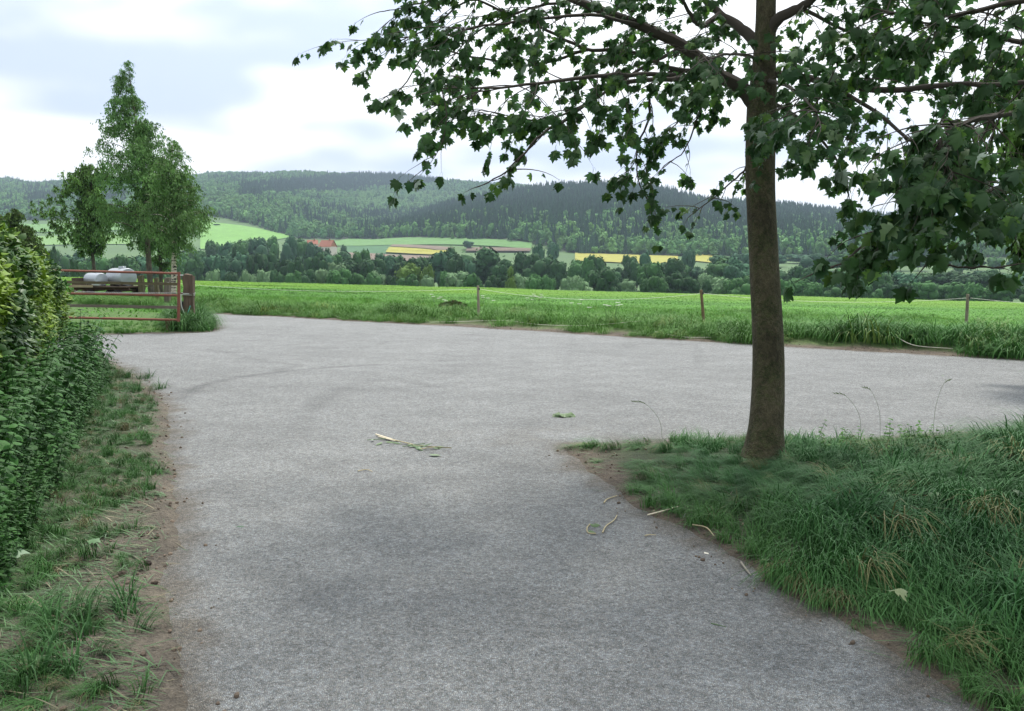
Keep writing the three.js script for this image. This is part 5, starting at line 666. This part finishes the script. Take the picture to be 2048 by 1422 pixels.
  fallen(475, 1054, 0.075, dk, 'fallen green leaf on the asphalt near the left-hand soil edge', mLeaf[1], 0.1, 0.02); fallen(182, 1100, 0.07, leafMat(0.06, 0.16, 0.04, 0.2, 0.5), 'fallen green leaf on the clippings of the left verge', mLeaf[0], 0.3, 0.03); fallen(5, 1150, 0.13, leafMat(0.10, 0.2, 0.09, 0.2, 0.6), 'large pale leaf at the left picture edge on the verge', mLeaf[0], -0.4, 0.06); fallen(366, 903, 0.05, gp2, 'tiny pale leaf on the asphalt by the soil edge', hLeaf[1], 0.2); fallen(1785, 1258, 0.075, leafMat(0.20, 0.25, 0.11, 0.2, 0.7), 'pale upturned leaf in the lodged grass near the verge edge', mLeaf[3], -0.3, 0.16);
  fallen(1885, 752, 0.10, gm, 'green leaf scrap on the far lane right of the maple', mLeaf[2], 0.2); fallen(1470, 692, 0.08, std({ color: lin(0.03, 0.025, 0.02) }), 'dark scrap on the far lane just left of the maple trunk', hLeaf[1], 0.1); fallen(1496, 695, 0.08, std({ color: lin(0.03, 0.025, 0.02) }), 'dark scrap on the far lane touching the maple trunk outline', hLeaf[0], 0.3); fallen(2035, 742, 0.10, gm, 'green leaf scrap on the far lane at the right edge', mLeaf[0], 0.5);
  { const p = pt(1424, 1108, 0.01), m = mesh('wood_chip', noiseBox(0.085, 0.010, 0.022, 0.012, 3, 8, 1, 2), std({ color: lin(0.74, 0.70, 0.58) })); m.position.copy(p); m.rotation.y = -0.3; tag(m, 'whitish wood chip on the edge of the asphalt', 'wood chip'); }
  const clod = (px, py, s, label, c) => { const g = new THREE.IcosahedronGeometry(1, 2), P = g.attributes.position; for (let i = 0; i < P.count; i++) { const q = 1 + 0.3 * N2(P.getX(i) * 1.5 + px, P.getY(i) * 1.5, P.getZ(i) * 1.5); P.setXYZ(i, P.getX(i) * q * s, P.getY(i) * q * s * 0.75, P.getZ(i) * q * s); } g.computeVertexNormals(); const m = mesh('soil_clod', g, std({ color: lin(...c), map: soilMap })); m.position.copy(pt(px, py, s * 0.4)); tag(m, label, 'clod'); };
  clod(296, 1135, 0.020, 'round dark clod on the bare soil of the left verge', [0.06, 0.035, 0.03]); clod(284, 1078, 0.018, 'brown clod near the notch in the asphalt edge', [0.10, 0.07, 0.05]); clod(314, 1082, 0.016, 'small brown clod beside the notch in the asphalt edge', [0.12, 0.09, 0.06]); clod(322, 792, 0.022, 'small clod on the asphalt by the hedge-side verge', [0.12, 0.09, 0.06]); clod(246, 1158, 0.022, 'brown clod among the clippings left of the round dark clod', [0.10, 0.075, 0.05]);
  // fallen maple sprig in the verge grass
  { const b = gp(1930, 1050), c = V3(b[0], HG(...b) + 0.09, b[1]), g = thing('fallen_sprig', 'fallen leafy sprig with pale leaf undersides on the verge grass', 'sprig', c.toArray()), pale = leafMat(0.19, 0.26, 0.17, 0.15, 0.8), grn = leafMat(0.10, 0.19, 0.07, 0.2, 0.6); mesh('twig', bar(V3(-0.32, 0.02, -0.02), V3(0.12, 0, 0.04), 0.005, 6), std({ color: lin(0.2, 0.11, 0.07) }), g); for (const [x, y, z, s, m, a] of [[-0.42, 0.02, 0.02, 0.13, grn, 2.4], [-0.24, 0.03, 0.03, 0.12, grn, 0.9], [-0.06, 0.01, 0.06, 0.045, pale, 0.2], [0.02, 0.0, 0.14, 0.07, pale, 0.4], [-0.09, 0.0, 0.17, 0.06, pale, 2.8], [0.20, 0.03, 0.03, 0.06, grn, 0.1], [0.30, 0.04, 0.0, 0.065, pale, -0.2]]) mesh('leaf', mLeaf[1], m, g).applyMatrix4(basisM(V3(x, y, z), V3(Math.cos(a), 0.1, Math.sin(a) * 0.6), V3(0, 1, 0.7), s)); }
}
console.log('litter');
renderer.render(scene, camera);
